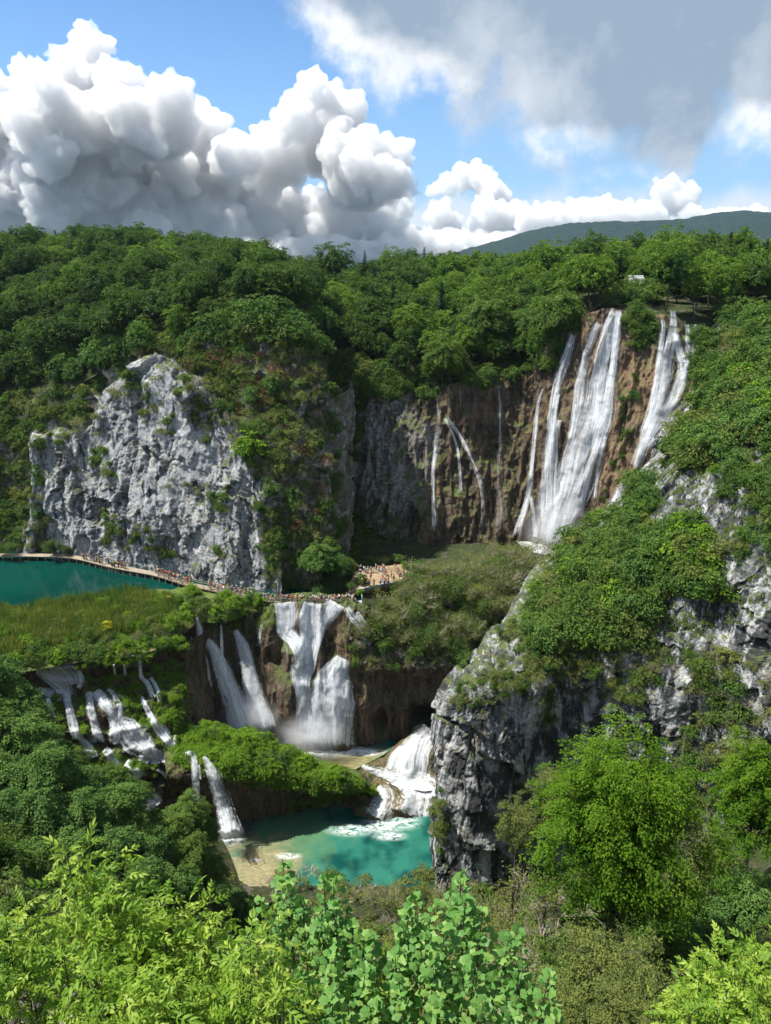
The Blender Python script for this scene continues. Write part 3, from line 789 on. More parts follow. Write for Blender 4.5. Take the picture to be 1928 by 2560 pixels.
def sheet(name, pts, z, mat, **kw):
    V = np.array([[p[0], p[1], z] for p in pts]); n = len(V)
    me = bpy.data.meshes.new(name); me.from_pydata(V.tolist(), [], [list(range(n))]); me.materials.append(mat)
    o = ob(name, me, **kw); return o
def rect(x0, x1, y0, y1): return [(x0, y0), (x1, y0), (x1, y1), (x0, y1)]
sheet('lower_pool_water', rect(-60, 30, 94, 128), 0.0, M['lower'], kind='structure')
sheet('middle_pool_water', [tuple(P(x, y, Z=4.9)[:2]) for x, y in [(560, 1790), (1180, 1790), (1180, 1830), (1000, 1858), (958, 1888), (925, 1905), (880, 1928), (830, 1935), (560, 1935)]], 4.9, M['mid'], kind='structure')
sheet('step_pool_water', [tuple(P(x, y, Z=3.3)[:2]) for x, y in [(950, 1938), (1100, 1930), (1120, 1972), (1060, 1978), (1000, 1968), (960, 1955)]], 3.3, M['mid'], kind='structure')
sheet('upper_lake_water', [tuple(P(x, y, Z=34.9)[:2]) for x, y in [(-900, 1640), (0, 1600), (300, 1540), (480, 1500), (620, 1500), (700, 1504), (880, 1506), (905, 1500), (900, 1460), (640, 1460), (300, 1395), (0, 1378), (-900, 1370)]], 34.9, M['lake'], kind='structure')
sheet('gorge_water', [(36, 172), (60, 160), (66, 186), (34, 186)], 36.15, M['gorge'], kind='structure')

# ground reaching the horizon and the distant mountain
def far_ground():
    ys = np.concatenate([np.linspace(350, 1200, 20), np.linspace(1400, 9000, 20)]); xs = np.linspace(-9000, 9000, 90)
    X, Y = np.meshgrid(xs, ys); Z = 82 + 0 * X
    V = np.stack([X.ravel(), Y.ravel(), Z.ravel()], -1); F = grid_faces(40, 90)
    return ob('plateau', mesh_np('plateau', V, F, [M['far']]), kind='structure')
far_ground()
def mountain():
    xs = [900, 1050, 1150, 1250, 1330, 1420, 1500, 1600, 1700, 1780, 1850, 1928, 2100, 2300, 2600]
    yt = [690, 660, 630, 602, 578, 562, 556, 556, 550, 536, 530, 533, 540, 560, 600]
    Yt = 3000
    t = [P(x, y, Y=Yt) for x, y in zip(xs, yt)]
    b = [np.array([p[0] * .75, 2000, 90.]) for p in t]
    m = [(p * .55 + q * .45) + np.array([0, 0, -6.]) for p, q in zip(t, b)]
    k = [p + np.array([0, 500, -60.]) for p in t]
    def dd(V, N, U, W, attrs):
        return 14 * fbm(V / 260, 3, 90) + 5 * fbm(V / 22, 3, 91)
    n0 = len(TERR)
    o = loft('mountain', [b, m, t, k], 500, 200, dd, M['far'], kind='structure')
    del TERR[n0:]
mountain()
# ------------------------------------------------------------------ cumulus heaps: billows on billows, far behind the mountain
def make_clouds():
    m, T = new_mat('cloud')
    T.n('ShaderNodeOutputMaterial', {'Volume': T.n('ShaderNodeVolumePrincipled', {'Color': (.979, .985, .993, 1), 'Density': .019, 'Anisotropy': .2}).outputs[0]})
    rg = np.random.default_rng(4); inst = []
    for px_, py_, rx, ry in CUM:
        d = ray(px_, py_); d = d / np.linalg.norm(d); dist = 5200 + rg.uniform(-450, 350) + (700 if px_ > 1050 else 0); k = dist / FPX
        c = d * dist + np.array([0, 0, CAMZ]); R0 = min(rx, ry) * k * .80
        n = max(1, int(round(max(rx, ry) / min(rx, ry))))
        for q in range(n * 2 - 1):
            o = (q - (n - 1)) / max(1, n) * (max(rx, ry) - min(rx, ry)) * k * 1.1
            c1 = c + (np.array([o, 0, 0]) if rx > ry else np.array([0, 0, o])); inst.append((c1, R0))
            for i_ in range(11):
                v = unit(rg.normal(size=3) + np.array([0, -.6, .2])); r2 = R0 * rg.uniform(.26, .5); c2 = c1 + v * R0 * .9; inst.append((c2, r2))
                for j_ in range(4):
                    v2 = unit(rg.normal(size=3) + v * .9 + np.array([0, -.3, .2])); r3 = r2 * rg.uniform(.3, .5)
                    if r3 > 26: inst.append((c2 + v2 * r2 * .92, r3))
    import bmesh
    bm = bmesh.new(); bmesh.ops.create_icosphere(bm, subdivisions=3, radius=1); SV = np.array([v.co[:] for v in bm.verts]); SF = np.array([[v.index for v in f.verts] for f in bm.faces]); bm.free()
    V = (SV[None] * np.array([r for _, r in inst])[:, None, None] + np.array([c for c, _ in inst])[:, None]).reshape(-1, 3)
    F = (SF[None] + (np.arange(len(inst)) * len(SV))[:, None, None]).reshape(-1, 3)
    o = ob('cumulus_cloud', mesh_np('cumulus_cloud', V, F, [m]), kind='structure')
    md = o.modifiers.new('r', 'REMESH'); md.mode = 'VOXEL'; md.voxel_size = 7.0
    ms = o.modifiers.new('s', 'SMOOTH'); ms.factor = .5; ms.iterations = 1
    dg = bpy.context.evaluated_depsgraph_get(); me = bpy.data.meshes.new_from_object(o.evaluated_get(dg)); o.modifiers.clear()
    n = len(me.vertices); V = np.empty(n * 3, np.float32); me.vertices.foreach_get('co', V); V = V.reshape(-1, 3).astype(float)
    N = np.empty(n * 3, np.float32); me.vertices.foreach_get('normal', N); N = N.reshape(-1, 3)
    w = np.stack([fbm(V / 260, 3, 300 + q) for q in range(3)], -1)
    a, _, _ = worley(V / 150 + w * .5, 31); b, _, _ = worley(V / 62 + w, 37); c, _, _ = worley(V / 27 + w, 41)
    patch = np.clip(.75 + 1.2 * fbm(V / 420, 2, 50), .3, 1.3); e, _, _ = worley(V / 13 + w, 43)
    V = V + N * ((70 * (.5 - a) + 55 * (.5 - b) + 28 * (.5 - c) + 7 * (.5 - e)) * patch + 40 * fbm(V / 160, 5, 44) + 9 * fbm(V / 34, 4, 47))[:, None]
    me.vertices.foreach_set('co', V.astype(np.float32).ravel()); me.polygons.foreach_set('use_smooth', np.ones(len(me.polygons), bool)); me.materials.clear(); me.materials.append(m); me.update()
    o.data = me
    # a second pass closes the folds left by the displacement
    md = o.modifiers.new('r', 'REMESH'); md.mode = 'VOXEL'; md.voxel_size = 8.0; md.use_smooth_shade = True
    dg = bpy.context.evaluated_depsgraph_get(); me2 = bpy.data.meshes.new_from_object(o.evaluated_get(dg)); o.modifiers.clear()
    me2.materials.clear(); me2.materials.append(m); o.data = me2
make_clouds()
#SCATTER
import mathutils.noise as mnoise
# ------------------------------------------------------------------ ray casting onto the terrain
BV = {}
for o_, V_, F_ in TERR:
    n_ = len(F_)
    if n_ > 60000:      # coarser copy for placement
        nu_ = int(F_[1:, 0][np.argmax(np.diff(F_[:, 0]) > 1)] if False else 0)
    BV[o_.name] = None
def bvh_of(name):
    if BV[name] is None:
        for o_, V_, F_ in TERR:
            if o_.name == name: BV[name] = BVHTree.FromPolygons(V_.tolist(), F_.tolist())
    return BV[name]
ORG = Vector((0, 0, CAMZ))
def cast(px, py, targets=None):
    d = Vector(ray(px, py)); d.normalize(); best = None
    for nm in (targets or BV):
        h = bvh_of(nm).ray_cast(ORG, d, 600)
        if h[0] is not None and (best is None or h[3] < best[2]):
            n = h[1]
            if n.dot(d) > 0: n = -n
            best = (h[0], n, h[3], nm)
    return best
def drop(x, y, targets):
    best = None
    for nm in targets:
        h = bvh_of(nm).ray_cast(Vector((x, y, 200)), Vector((0, 0, -1)), 300)
        if h[0] is not None and (best is None or h[0].z > best.z): best = h[0]
    return best
def inpoly(x, y, poly):
    c = False; j = len(poly) - 1
    for i in range(len(poly)):
        xi, yi = poly[i]; xj, yj = poly[j]
        if (yi > y) != (yj > y) and x < (xj - xi) * (y - yi) / (yj - yi) + xi: c = not c
        j = i
    return c
def pts_in(poly, n, rng, targets=None, only=None, minz=None, avoid=()):
    xs = [p[0] for p in poly]; ys = [p[1] for p in poly]; out = []; tries = 0
    while len(out) < n and tries < n * 12:
        tries += 1
        x = rng.uniform(min(xs), max(xs)); y = rng.uniform(min(ys), max(ys))
        if not inpoly(x, y, poly) or any(inpoly(x, y, a) for a in avoid): continue
        h = cast(x, y, targets)
        if h is None or (only and h[3] not in only) or (minz is not None and h[1].z < minz): continue
        out.append(h)
    return out


# ------------------------------------------------------------------ plant meshes
def leaf_quads(C, N, L, W, rng, axis=None):
    n = len(C)
    r = rng.normal(size=(n, 3)) if axis is None else axis + rng.normal(size=(n, 3)) * .5
    A = unit(r - (r * N).sum(1, keepdims=True) * N); B = np.cross(N, A)
    L = np.broadcast_to(np.asarray(L, float).reshape(-1, 1), (n, 1)); W = np.broadcast_to(np.asarray(W, float).reshape(-1, 1), (n, 1))
    V = np.stack([C - A * L, C + B * W + N * W * .25, C + A * L, C - B * W + N * W * .25], 1).reshape(-1, 3)
    return V, np.arange(4 * n).reshape(n, 4)


def crown(seed, R, Rz, cz, K, n, ls, asp=.55, low=-.35, up=.85, jit=.5, droop=.25, spray=.26, inner=.12, tipc=.5, cone=0, lumpy=1):
    rng = np.random.default_rng(seed)
    d = unit(rng.normal(size=(K * 3, 3))); d = d[d[:, 2] > low][:K]; K = len(d)
    lump = (1 + .28 * lumpy * vnoise(d * 1.9 + seed, seed) + .14 * lumpy * vnoise(d * 4.2 + seed, seed + 1)) * (1 - cone * np.clip(d[:, 2], 0, 1) * .35 * (1 - np.clip(d[:, 2], 0, 1)) * 4 * .5)
    r = rng.uniform(.45, 1, K) ** .45 * lump
    C = d * r[:, None] * np.array([R, R, Rz]) + np.array([0, 0, cz])
    SN = unit(d * .55 + np.array([0, 0, up]) + rng.normal(size=(K, 3)) * .22)
    out = d * np.array([1, 1, .2]); out = unit(out - (out * SN).sum(1, keepdims=True) * SN); sid = np.cross(SN, out)
    s = R * spray * rng.uniform(.7, 1.35, K)
    rho = np.sqrt(rng.uniform(0, 1, (K, n))); th = rng.uniform(0, 2 * np.pi, (K, n))
    a = (rho * np.cos(th) * s[:, None] * 1.35)[..., None]; b = (rho * np.sin(th) * s[:, None] * .8)[..., None]
    h = (-droop * rho ** 2 * s[:, None] + rng.normal(size=(K, n)) * .12 * s[:, None])[..., None]
    Pt = C[:, None] + out[:, None] * a + sid[:, None] * b + SN[:, None] * h
    Nn = unit(SN[:, None] + rng.normal(size=(K, n, 3)) * jit)
    tint = .15 + .35 * rng.uniform(0, 1, (K, 1)) + .3 * rng.uniform(0, 1, (K, n)) + tipc * .4 * np.clip(rho - .5, 0, 1) + .15 * d[:, 2:3]  # partly random, paler towards spray edges and crown top
    Pt = Pt.reshape(-1, 3); Nn = Nn.reshape(-1, 3); tint = tint.ravel()
    sz = ls * rng.uniform(.7, 1.3, len(Pt))
    V, F = leaf_quads(Pt, Nn, sz, sz * asp, rng, np.repeat(out, n, 0))
    # inner twigs and leaves that close the middle
    m = int(K * n * inner)
    if m:
        q = unit(rng.normal(size=(m, 3))) * (rng.uniform(0, .6, (m, 1)) ** .4) * np.array([R, R, Rz]) * .75 + np.array([0, 0, cz])
        V2, F2 = leaf_quads(q, unit(rng.normal(size=(m, 3))), ls * 2.2, ls * 1.5, rng)
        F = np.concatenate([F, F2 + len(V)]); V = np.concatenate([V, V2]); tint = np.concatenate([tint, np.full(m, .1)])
    return V, F, np.repeat(tint, 4), C


def tube(pts, rad, k=5):
    pts = np.array(pts, float); n = len(pts); t = unit(np.gradient(pts, axis=0))
    ref = np.array([0.31, .9, .12]); u = unit(np.cross(t, ref)); v = np.cross(t, u)
    an = np.arange(k) / k * 2 * np.pi
    V = pts[:, None] + (u[:, None] * np.cos(an)[None, :, None] + v[:, None] * np.sin(an)[None, :, None]) * np.array(rad)[:, None, None]
    idx = np.arange(n * k).reshape(n, k); nx = np.roll(idx, -1, 1)
    F = np.stack([idx[:-1], nx[:-1], nx[1:], idx[1:]], -1).reshape(-1, 4)
    return V.reshape(-1, 3), F
def join(parts):
    V, F, o = [], [], 0
    for v, f in parts: V.append(v); F.append(f + o); o += len(v)
    return np.concatenate(V), np.concatenate(F)
def trunk(seed, H, r0, tips, nl=9, lean=.06, k=6):
    rng = np.random.default_rng(seed + 500)
    top = np.array([rng.normal() * lean * H, rng.normal() * lean * H, H * .86]); mid = top * .5 + rng.normal(size=3) * .03 * H * np.array([1, 1, 0])
    ax = cr1(np.array([[0, 0, -.8], [0, 0, .05 * H], mid, top]), 9)
    parts = [tube(ax, np.linspace(r0, r0 * .25, 9), k)]
    for i in rng.choice(len(tips), min(nl, len(tips)), replace=False):
        t = tips[i]; j = int(np.clip(np.searchsorted(ax[:, 2], t[2] - np.linalg.norm(t[:2]) * .7 - .1 * H), 2, 7))
        s = ax[j]; m = s * .5 + t * .5 + np.array([0, 0, -.04 * H]); parts.append(tube(cr1(np.array([s, m, t]), 5), np.linspace(r0 * .42, r0 * .08, 5), 4))
    return join(parts)
def twigs(seed, H, spread, nst=7, depth=3, r0=.07, kids=4, ang=.6):
    """bare branching shrub or tree"""
    rng = np.random.default_rng(seed); parts = []; ends = []
    def grow(p, d, L, r, dep):
        n = 4; pts = [p]
        for i in range(n):
            d = unit(d + rng.normal(size=3) * .16 + np.array([0, 0, .05])); pts.append(pts[-1] + d * L / n)
        parts.append(tube(pts, np.linspace(r, r * .5, n + 1), 3))
        if dep == 0: ends.append(pts[-1]); return
        for q in range(kids):
            j = rng.integers(2, n + 1); dd = unit(d + rng.normal(size=3) * ang); dd[2] = abs(dd[2]) * .8 + .1
            grow(pts[j], dd, L * rng.uniform(.45, .7), r * .5, dep - 1)
    for i in range(nst):
        a = rng.uniform(0, 6.28); d = unit(np.array([math.cos(a) * spread, math.sin(a) * spread, 1.0]))
        grow(np.array([math.cos(a) * .1, math.sin(a) * .1, -.3]), d, H * rng.uniform(.4, .6), r0, depth)
    V, F = join(parts); return V, F, np.array(ends)


def combo(name, parts):
    """parts: (V, F, tint, mat) -> one mesh with several materials"""
    Vs, Fs, Ts, Ms, o = [], [], [], [], 0; mats = []
    for V, F, t, m in parts:
        if m not in mats: mats.append(m)
        Vs.append(V); Fs.append(F + o); Ts.append(np.broadcast_to(t, len(V))); Ms.append(np.full(len(F), mats.index(m))); o += len(V)
    return mesh_np(name, np.concatenate(Vs), np.concatenate(Fs), mats, np.concatenate(Ms), False, {'tint': np.concatenate(Ts)})


LIB = {}      # species -> list of (crown mesh, trunk mesh, one-piece mesh), radius, height
def species(key, mat, n, R, Rz, cz, H, K, nl, ls, bark='bark', r0=.22, **kw):
    out = []
    for i in range(n):
        sd_ = sum(map(ord, key)) * 7 + i * 13
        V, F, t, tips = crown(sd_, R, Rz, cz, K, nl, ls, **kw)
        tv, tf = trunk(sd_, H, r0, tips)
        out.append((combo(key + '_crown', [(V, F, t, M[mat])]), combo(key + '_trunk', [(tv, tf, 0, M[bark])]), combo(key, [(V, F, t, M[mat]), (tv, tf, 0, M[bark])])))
    LIB[key] = (out, R, H)
species('beech', 'beech', 6, 4.6, 4.2, 9.0, 13, 210, 24, .22, up=.7, droop=.35, lumpy=1.5, spray=.16, jit=.7)
species('lime_tree', 'maple', 5, 4.4, 5.2, 8.4, 13.5, 210, 24, .22, up=.6, lumpy=1.5, spray=.16, jit=.7)
species('darktree', 'dark', 3, 4.0, 4.4, 8.2, 12.5, 210, 60, .15, up=.85, spray=.2)
species('greentree', 'shrub', 3, 4.0, 4.4, 8.2, 12.5, 210, 60, .15, up=.8, spray=.19)
species('brighttree', 'bright', 1, 7.6, 10.5, 10, 20, 820, 75, .12, bark='darkbark', r0=.4, up=.9, spray=.115, tipc=1.1, inner=.10, low=-.97, cone=.55, lumpy=1.5)
species('limebright', 'bright', 1, 4.2, 6.2, 7.2, 12.5, 420, 70, .12, bark='darkbark', up=.85, spray=.15, tipc=1.0, low=-.95, lumpy=1.4)
species('olivetree', 'olive', 3, 3.6, 5.0, 5.2, 9.8, 240, 44, .12, up=.6, spray=.17, inner=.03, jit=.8, low=-.95, lumpy=1.5)
species('bush', 'shrub', 5, 1.5, 1.3, 1.0, 2.2, 60, 20, .10, r0=.05, spray=.24, low=-.2, lumpy=1.6, jit=.7)
species('darkbush', 'dark', 3, 1.5, 1.5, 1.2, 2.5, 60, 20, .10, r0=.05, spray=.24, low=-.3, lumpy=1.6, jit=.7)
species('brightbush', 'mossp', 4, 1.4, 1.15, .8, 2.0, 34, 28, .13, r0=.05, spray=.34, low=-.1)
species('olivebush', 'olive', 3, 1.4, 1.3, 1.1, 2.2, 30, 22, .10, r0=.04, spray=.3, low=-.3, jit=.9, inner=0)
species('redbush', 'red', 2, 1.4, 1.2, 1.1, 2.2, 34, 22, .08, r0=.04, spray=.3, low=-.3, jit=.9, inner=0)
species('yellowbush', 'yellow', 1, 1.3, 1.6, 1.9, 3.2, 30, 24, .11, r0=.05, spray=.3, low=-.3)


def conifer(seed, H=15, R=2.6):
    rng = np.random.default_rng(seed); Pts, Ns = [], []
    for z in np.arange(.12, 1, .035):
        r = R * (1 - z) ** .8 + .15; k = int(7 + 10 * (1 - z))
        for a in rng.uniform(0, 6.28, k):
            L = r * rng.uniform(.75, 1.1); m = max(4, int(L / .16)); f = np.linspace(.15, 1, m)
            for dz in (0, 1):
                p = np.stack([math.cos(a) * L * f, math.sin(a) * L * f, z * H - .28 * L * f ** 1.5 + rng.normal(size=m) * .06], -1) + rng.normal(size=(m, 3)) * np.array([.12, .12, .04])
                Pts.append(p); Ns.append(unit(np.array([0, 0, 1.0]) + rng.normal(size=(m, 3)) * .35))
    Pts = np.concatenate(Pts); Ns = np.concatenate(Ns)
    V, F = leaf_quads(Pts, Ns, .24, .13, rng)
    tv, tf = tube([(0, 0, -.5), (0, 0, H * .5), (0, 0, H)], [.22, .12, .02])
    t = rng.uniform(0, .7, len(Pts))
    return (combo('conifer_crown', [(V, F, np.repeat(t, 4), M['conif'])]), combo('conifer_trunk', [(tv, tf, 0, M['darkbark'])]),
            combo('conifer', [(V, F, np.repeat(t, 4), M['conif']), (tv, tf, 0, M['darkbark'])]))
LIB['conifer'] = ([conifer(1), conifer(2)], 2.6, 15)


def barelib(key, n, H, spread, leaf=None, lmat='olive', **kw):
    out = []
    for i in range(n):
        V, F, ends = twigs(900 + i * 7 + len(key), H, spread, **kw)
        parts = [(V, F, 0, M['twig'])]; cm = None
        if leaf:
            rng = np.random.default_rng(i); E = np.repeat(ends, leaf, 0); C = E + rng.normal(size=E.shape) * H * .05
            LV, LF = leaf_quads(C, unit(rng.normal(size=C.shape) + np.array([0, 0, .8])), .14 if 'tree' in key else .10, .08 if 'tree' in key else .06, rng)
            tt = np.repeat(rng.uniform(0, 1, len(C)), 4); parts.append((LV, LF, tt, M[lmat])); cm = combo(key + '_leaves', [(LV, LF, tt, M[lmat])])
        out.append((cm, combo(key + '_twigs', [(V, F, 0, M['twig'])]), combo(key, parts)))
    LIB[key] = (out, H * .5, H)
barelib('barebush', 3, 2.4, .9, nst=8, depth=2, kids=5, r0=.035)
barelib('leafingbush', 3, 2.6, .8, leaf=4, nst=8, depth=2, kids=5, r0=.035)
barelib('baretree', 3, 8.5, .22, nst=3, depth=3, kids=6, r0=.12, leaf=4, ang=.5)
barelib('thintree', 3, 8.0, .16, nst=2, depth=3, kids=6, r0=.12, leaf=11, lmat='shrub', ang=.5)


def tuft(seed, n, h, mat, spread=.5, w=.03):
    rng = np.random.default_rng(seed)
    b = rng.uniform(-spread, spread, (n, 2)); hh = h * rng.uniform(.6, 1.2, n); ln = rng.normal(size=(n, 2)) * .22 * hh[:, None]; a = rng.uniform(0, 6.28, n)
    dx = np.cos(a) * w; dy = np.sin(a) * w; z0 = np.zeros(n)
    V = np.stack([np.stack([b[:, 0] - dx, b[:, 1] - dy, z0 - .05], -1), np.stack([b[:, 0] + dx, b[:, 1] + dy, z0 - .05], -1),
                  np.stack([b[:, 0] + ln[:, 0] + dx * .3, b[:, 1] + ln[:, 1] + dy * .3, hh], -1), np.stack([b[:, 0] + ln[:, 0] - dx * .3, b[:, 1] + ln[:, 1] - dy * .3, hh], -1)], 1).reshape(-1, 3)
    return combo('tuft', [(V, np.arange(4 * n).reshape(n, 4), np.repeat(rng.uniform(0, 1, n), 4), M[mat])])
def plantlet(seed, mat='mossp', R=.5, n=70, ls=.10):
    V, F, t, _ = crown(seed, R, R * .7, R * .25, 14, n // 14, ls, low=0, spray=.42, inner=0)
    return combo('plantlet', [(V, F, t, M[mat])])
REED = [tuft(i, 46, 1.5, ('reed', 'shrub', 'olive', 'reed')[i], .7, .05) for i in range(4)]
GRASS = [tuft(10 + i, 46, .5, 'reed', .5, .03) for i in range(3)]
PLANT = [plantlet(i) for i in range(4)]
FERN = [plantlet(20 + i, 'shrub') for i in range(3)]


# ------------------------------------------------------------------ placing
def stuff(name, items, meshes, label=None, cat=None):
    """items: (loc, scale, rotz, variant) -> one geometry-nodes object of instances"""
    if not items: return
    me = bpy.data.meshes.new(name); me.vertices.add(len(items))
    me.vertices.foreach_set('co', np.array([i[0] for i in items], np.float32).ravel())
    for nm, k, typ in (('scl', 1, 'FLOAT'), ('rz', 2, 'FLOAT'), ('vi', 3, 'INT')):
        a = me.attributes.new(nm, typ, 'POINT'); a.data.foreach_set('value', np.array([i[k] for i in items], np.int32 if typ == 'INT' else np.float32))
    col = bpy.data.collections.new(name + '_kinds')
    for i, m in enumerate(meshes): col.objects.link(bpy.data.objects.new('%02d_%s' % (i, name), m))
    g = bpy.data.node_groups.new(name, 'GeometryNodeTree')
    g.interface.new_socket('Geometry', in_out='INPUT', socket_type='NodeSocketGeometry'); g.interface.new_socket('Geometry', in_out='OUTPUT', socket_type='NodeSocketGeometry')
    n, l = g.nodes, g.links
    gi = n.new('NodeGroupInput'); go = n.new('NodeGroupOutput'); ip = n.new('GeometryNodeInstanceOnPoints'); ci = n.new('GeometryNodeCollectionInfo')
    ci.inputs[0].default_value = col; ci.inputs[1].default_value = True; ci.inputs[2].default_value = True
    def na(nm, t):
        x = n.new('GeometryNodeInputNamedAttribute'); x.data_type = t; x.inputs[0].default_value = nm; return x.outputs[0]
    cx = n.new('ShaderNodeCombineXYZ'); l.new(na('rz', 'FLOAT'), cx.inputs[2]); er = n.new('FunctionNodeEulerToRotation'); l.new(cx.outputs[0], er.inputs[0])
    l.new(gi.outputs[0], ip.inputs['Points']); l.new(ci.outputs[0], ip.inputs['Instance']); ip.inputs['Pick Instance'].default_value = True
    l.new(na('vi', 'INT'), ip.inputs['Instance Index']); l.new(er.outputs[0], ip.inputs['Rotation']); l.new(na('scl', 'FLOAT'), ip.inputs['Scale']); l.new(ip.outputs[0], go.inputs[0])
    o = ob(name, me, kind='stuff', label=label, cat=cat); md = o.modifiers.new('scatter', 'NODES'); md.node_group = g
    return o


COUNT = {}
def plant(name, key, loc, s, rz, label, cat, group=None, parts=False, var=None, sz=None, tilt=0):
    """one individual: single mesh, or an Empty with trunk and crown when it shows large"""
    lib, R_, H_ = LIB[key]; v = COUNT.get(key, 0); COUNT[key] = v + 1
    cr_, tr_, al_ = lib[(v if var is None else var) % len(lib)]
    if parts and cr_ is not None:
        e = ob(name, None, loc=tuple(loc), label=label, cat=cat, group=group)
        c1 = 'branches' if 'bare' in key or 'thin' in key or 'leafing' in key else 'trunk'
        ob(c1, tr_, e); ob('foliage' if c1 == 'branches' else 'crown', cr_, e)
    else:
        e = ob(name, al_, loc=tuple(loc), label=label, cat=cat, group=group)
    e.scale = (s, s, s * (sz or 1)); e.rotation_euler = (tilt * math.cos(rz), tilt * math.sin(rz), rz)
    return e


def many(name, items, limit, label, cat, group, stuffname):
    """items: (loc, key, scale). The ones that show largest become individuals, the rest one mass"""
    items = sorted(items, key=lambda t: -t[2] * LIB[t[1]][1] / ((Vector(t[0]) - ORG).length + 1))
    rng = random.Random(len(items))
    for it in items[:limit]:
        lb = label(it) if callable(label) else label
        plant(name, it[1], it[0], it[2], rng.uniform(0, 6.28), lb, cat, group, sz=rng.uniform(.85, 1.2))
    rest = items[limit:]
    keys = sorted({i[1] for i in rest}); meshes, base = [], {}
    for k in keys: base[k] = len(meshes); meshes += [v[2] for v in LIB[k][0]]
    stuff(stuffname, [(tuple(i[0]), i[2], rng.uniform(0, 6.28), base[i[1]] + rng.randrange(len(LIB[i[1]][0]))) for i in rest], meshes, label=None)


def where_hill(it):
    q = to_px(it[0]); sp = {'conifer': 'dark pointed spruce', 'beech': 'dark green beech', 'lime_tree': 'lighter green broadleaf'}[it[1]]
    far_w = 'near the skyline' if it[0][1] > 262 else ('half way up' if it[0][1] > 222 else 'low down')
    x = 'left edge part' if q[0] < 120 else ('left part' if q[0] < 300 else ('middle' if q[0] < 500 else ('right part' if q[0] < 680 else 'right end')))
    return '%s %s, %s of left hill forest' % (sp, far_w, x)
def where_plat(it):
    q = to_px(it[0]); sp = {'conifer': 'dark pointed spruce', 'beech': 'dark beech', 'lime_tree': 'fresh green broadleaf'}[it[1]]
    far_w = 'near the skyline' if it[0][1] > 272 else ('half way back' if it[0][1] > 232 else 'near the brink')
    x = 'over the shaded gorge' if q[0] < 1000 else ('over the dark brown wall' if q[0] < 1350 else ('over the tall falls' if q[0] < 1720 else 'at the right edge'))
    return '%s %s, plateau forest %s' % (sp, far_w, x)
KINDW = {'bush': 'rounded green leafy', 'darkbush': 'dense dark green', 'brightbush': 'bright green', 'olivebush': 'small olive green', 'leafingbush': 'thin half-leafed', 'barebush': 'bare grey twiggy', 'redbush': 'reddish brown', 'greentree': 'tall green',
         'baretree': 'mostly bare grey', 'thintree': 'slender leafy'}
def where_(noun, cuts, tail):
    def f(it):
        q = to_px(it[0])
        for test, w in cuts:
            if test(q): return '%s %s %s' % (KINDW[it[1]], noun, w) + tail
        return '%s %s%s' % (KINDW[it[1]], noun, tail or ' on the rock of the gorge')
    return f


# forests on the two plateaus: jittered grid on the real ground
rng = random.Random(5)
hill, plat = [], []
y = 186
while y < 345:
    x = -175 + rng.uniform(0, 3)
    while x < 140:
        X_, Y_ = x + rng.uniform(-2, 2), y + rng.uniform(-2, 2)
        h = drop(X_, Y_, ['forest_hill']); k = drop(X_, Y_, ['plateau_ground'])
        if h and (not k or h.z >= k.z - 2):
            q = to_px(h)
            if -500 < q[0] < 900 and drop(X_, Y_, ['gorge_wall']) is None:
                hill.append((tuple(h), 'conifer' if rng.random() < .02 else ('beech' if rng.random() < .85 else 'lime_tree'), rng.uniform(.72, 1.12)))
        elif k:
            q = to_px(k)
            if -100 < q[0] < 2500 and not (1520 < q[0] < 1650 and Y_ < 208 and Y_ > 180):
                r_ = rng.random(); dk = .75 if q[0] < 1050 else .25
                plat.append((tuple(k), 'conifer' if r_ < .05 else ('beech' if r_ < dk else 'lime_tree'), rng.uniform(.68, 1.15)))
        x += 6.6
    y += 6.2
many('hill_tree', hill, 300, where_hill, 'tree', 'forest trees covering the left hill', 'hill_forest')
many('plateau_tree', plat, 290, where_plat, 'tree', 'forest trees on the plateau above the falls', 'plateau_forest')
for i, (px_, Y__, s_) in enumerate([(1540, 196, 2.0), (1560, 200, 2.4), (1585, 199, 2.2), (1605, 201, 2.5), (1630, 197, 2.3), (1650, 200, 2.2), (1575, 192, 1.8), (1612, 192, 1.9), (1520, 192, 1.8)]):
    t = P(px_, 740, Y=Y__); k = drop(t[0], t[1], ['plateau_ground'])
    if k: plant('brink_bush', 'bush', k, s_, i, 'green bush in the thicket below the pale lookout roof', 'bush', 'bushes below the lookout roof')
#  emergent single trees on the skyline
for px_, pt, Y_, key, s_, lb in [(835, 618, 285, 'beech', 1.45, 'tall rounded dark tree standing above the forest notch on the skyline'),
        (912, 628, 290, 'conifer', .7, 'small thin spruce beside the round tree on the skyline'),
        (1782, 588, 280, 'conifer', 1.05, 'pointed dark spruce on the right skyline, just left of a dark round tree'),
        (1835, 585, 270, 'beech', 1.2, 'dark round tree on the right skyline beside a pointed spruce'),
        (1590, 585, 275, 'beech', 1.3, 'dark broad conical tree on the skyline above the little roof'),
        (1500, 622, 280, 'beech', 1.0, 'dark low round tree on the skyline under the far mountain'),
        (1370, 612, 262, 'lime_tree', 1.3, 'sunlit broad tree on the skyline left of the far mountain crest')]:
    lib, R_, H_ = LIB[key]; t = P(px_, pt, Y=Y_)
    plant({'conifer': 'spruce_tree', 'beech': 'beech_tree', 'lime_tree': 'lime_tree'}[key], key, (t[0], t[1], t[2] - H_ * s_ * .98), s_, rng.uniform(0, 6), lb, 'tree')

# distant forest beyond the skyline
far_ = [((rng.uniform(-400, 900), Yf, 82.0), rng.uniform(.8, 1.3), rng.uniform(0, 6), rng.randrange(4)) for Yf in (360 + 60 * rng.random() ** 1 + 400 * rng.random() ** 2 for _ in range(2500))]
stuff('distant_forest', far_, [v[2] for v in LIB['beech'][0]])

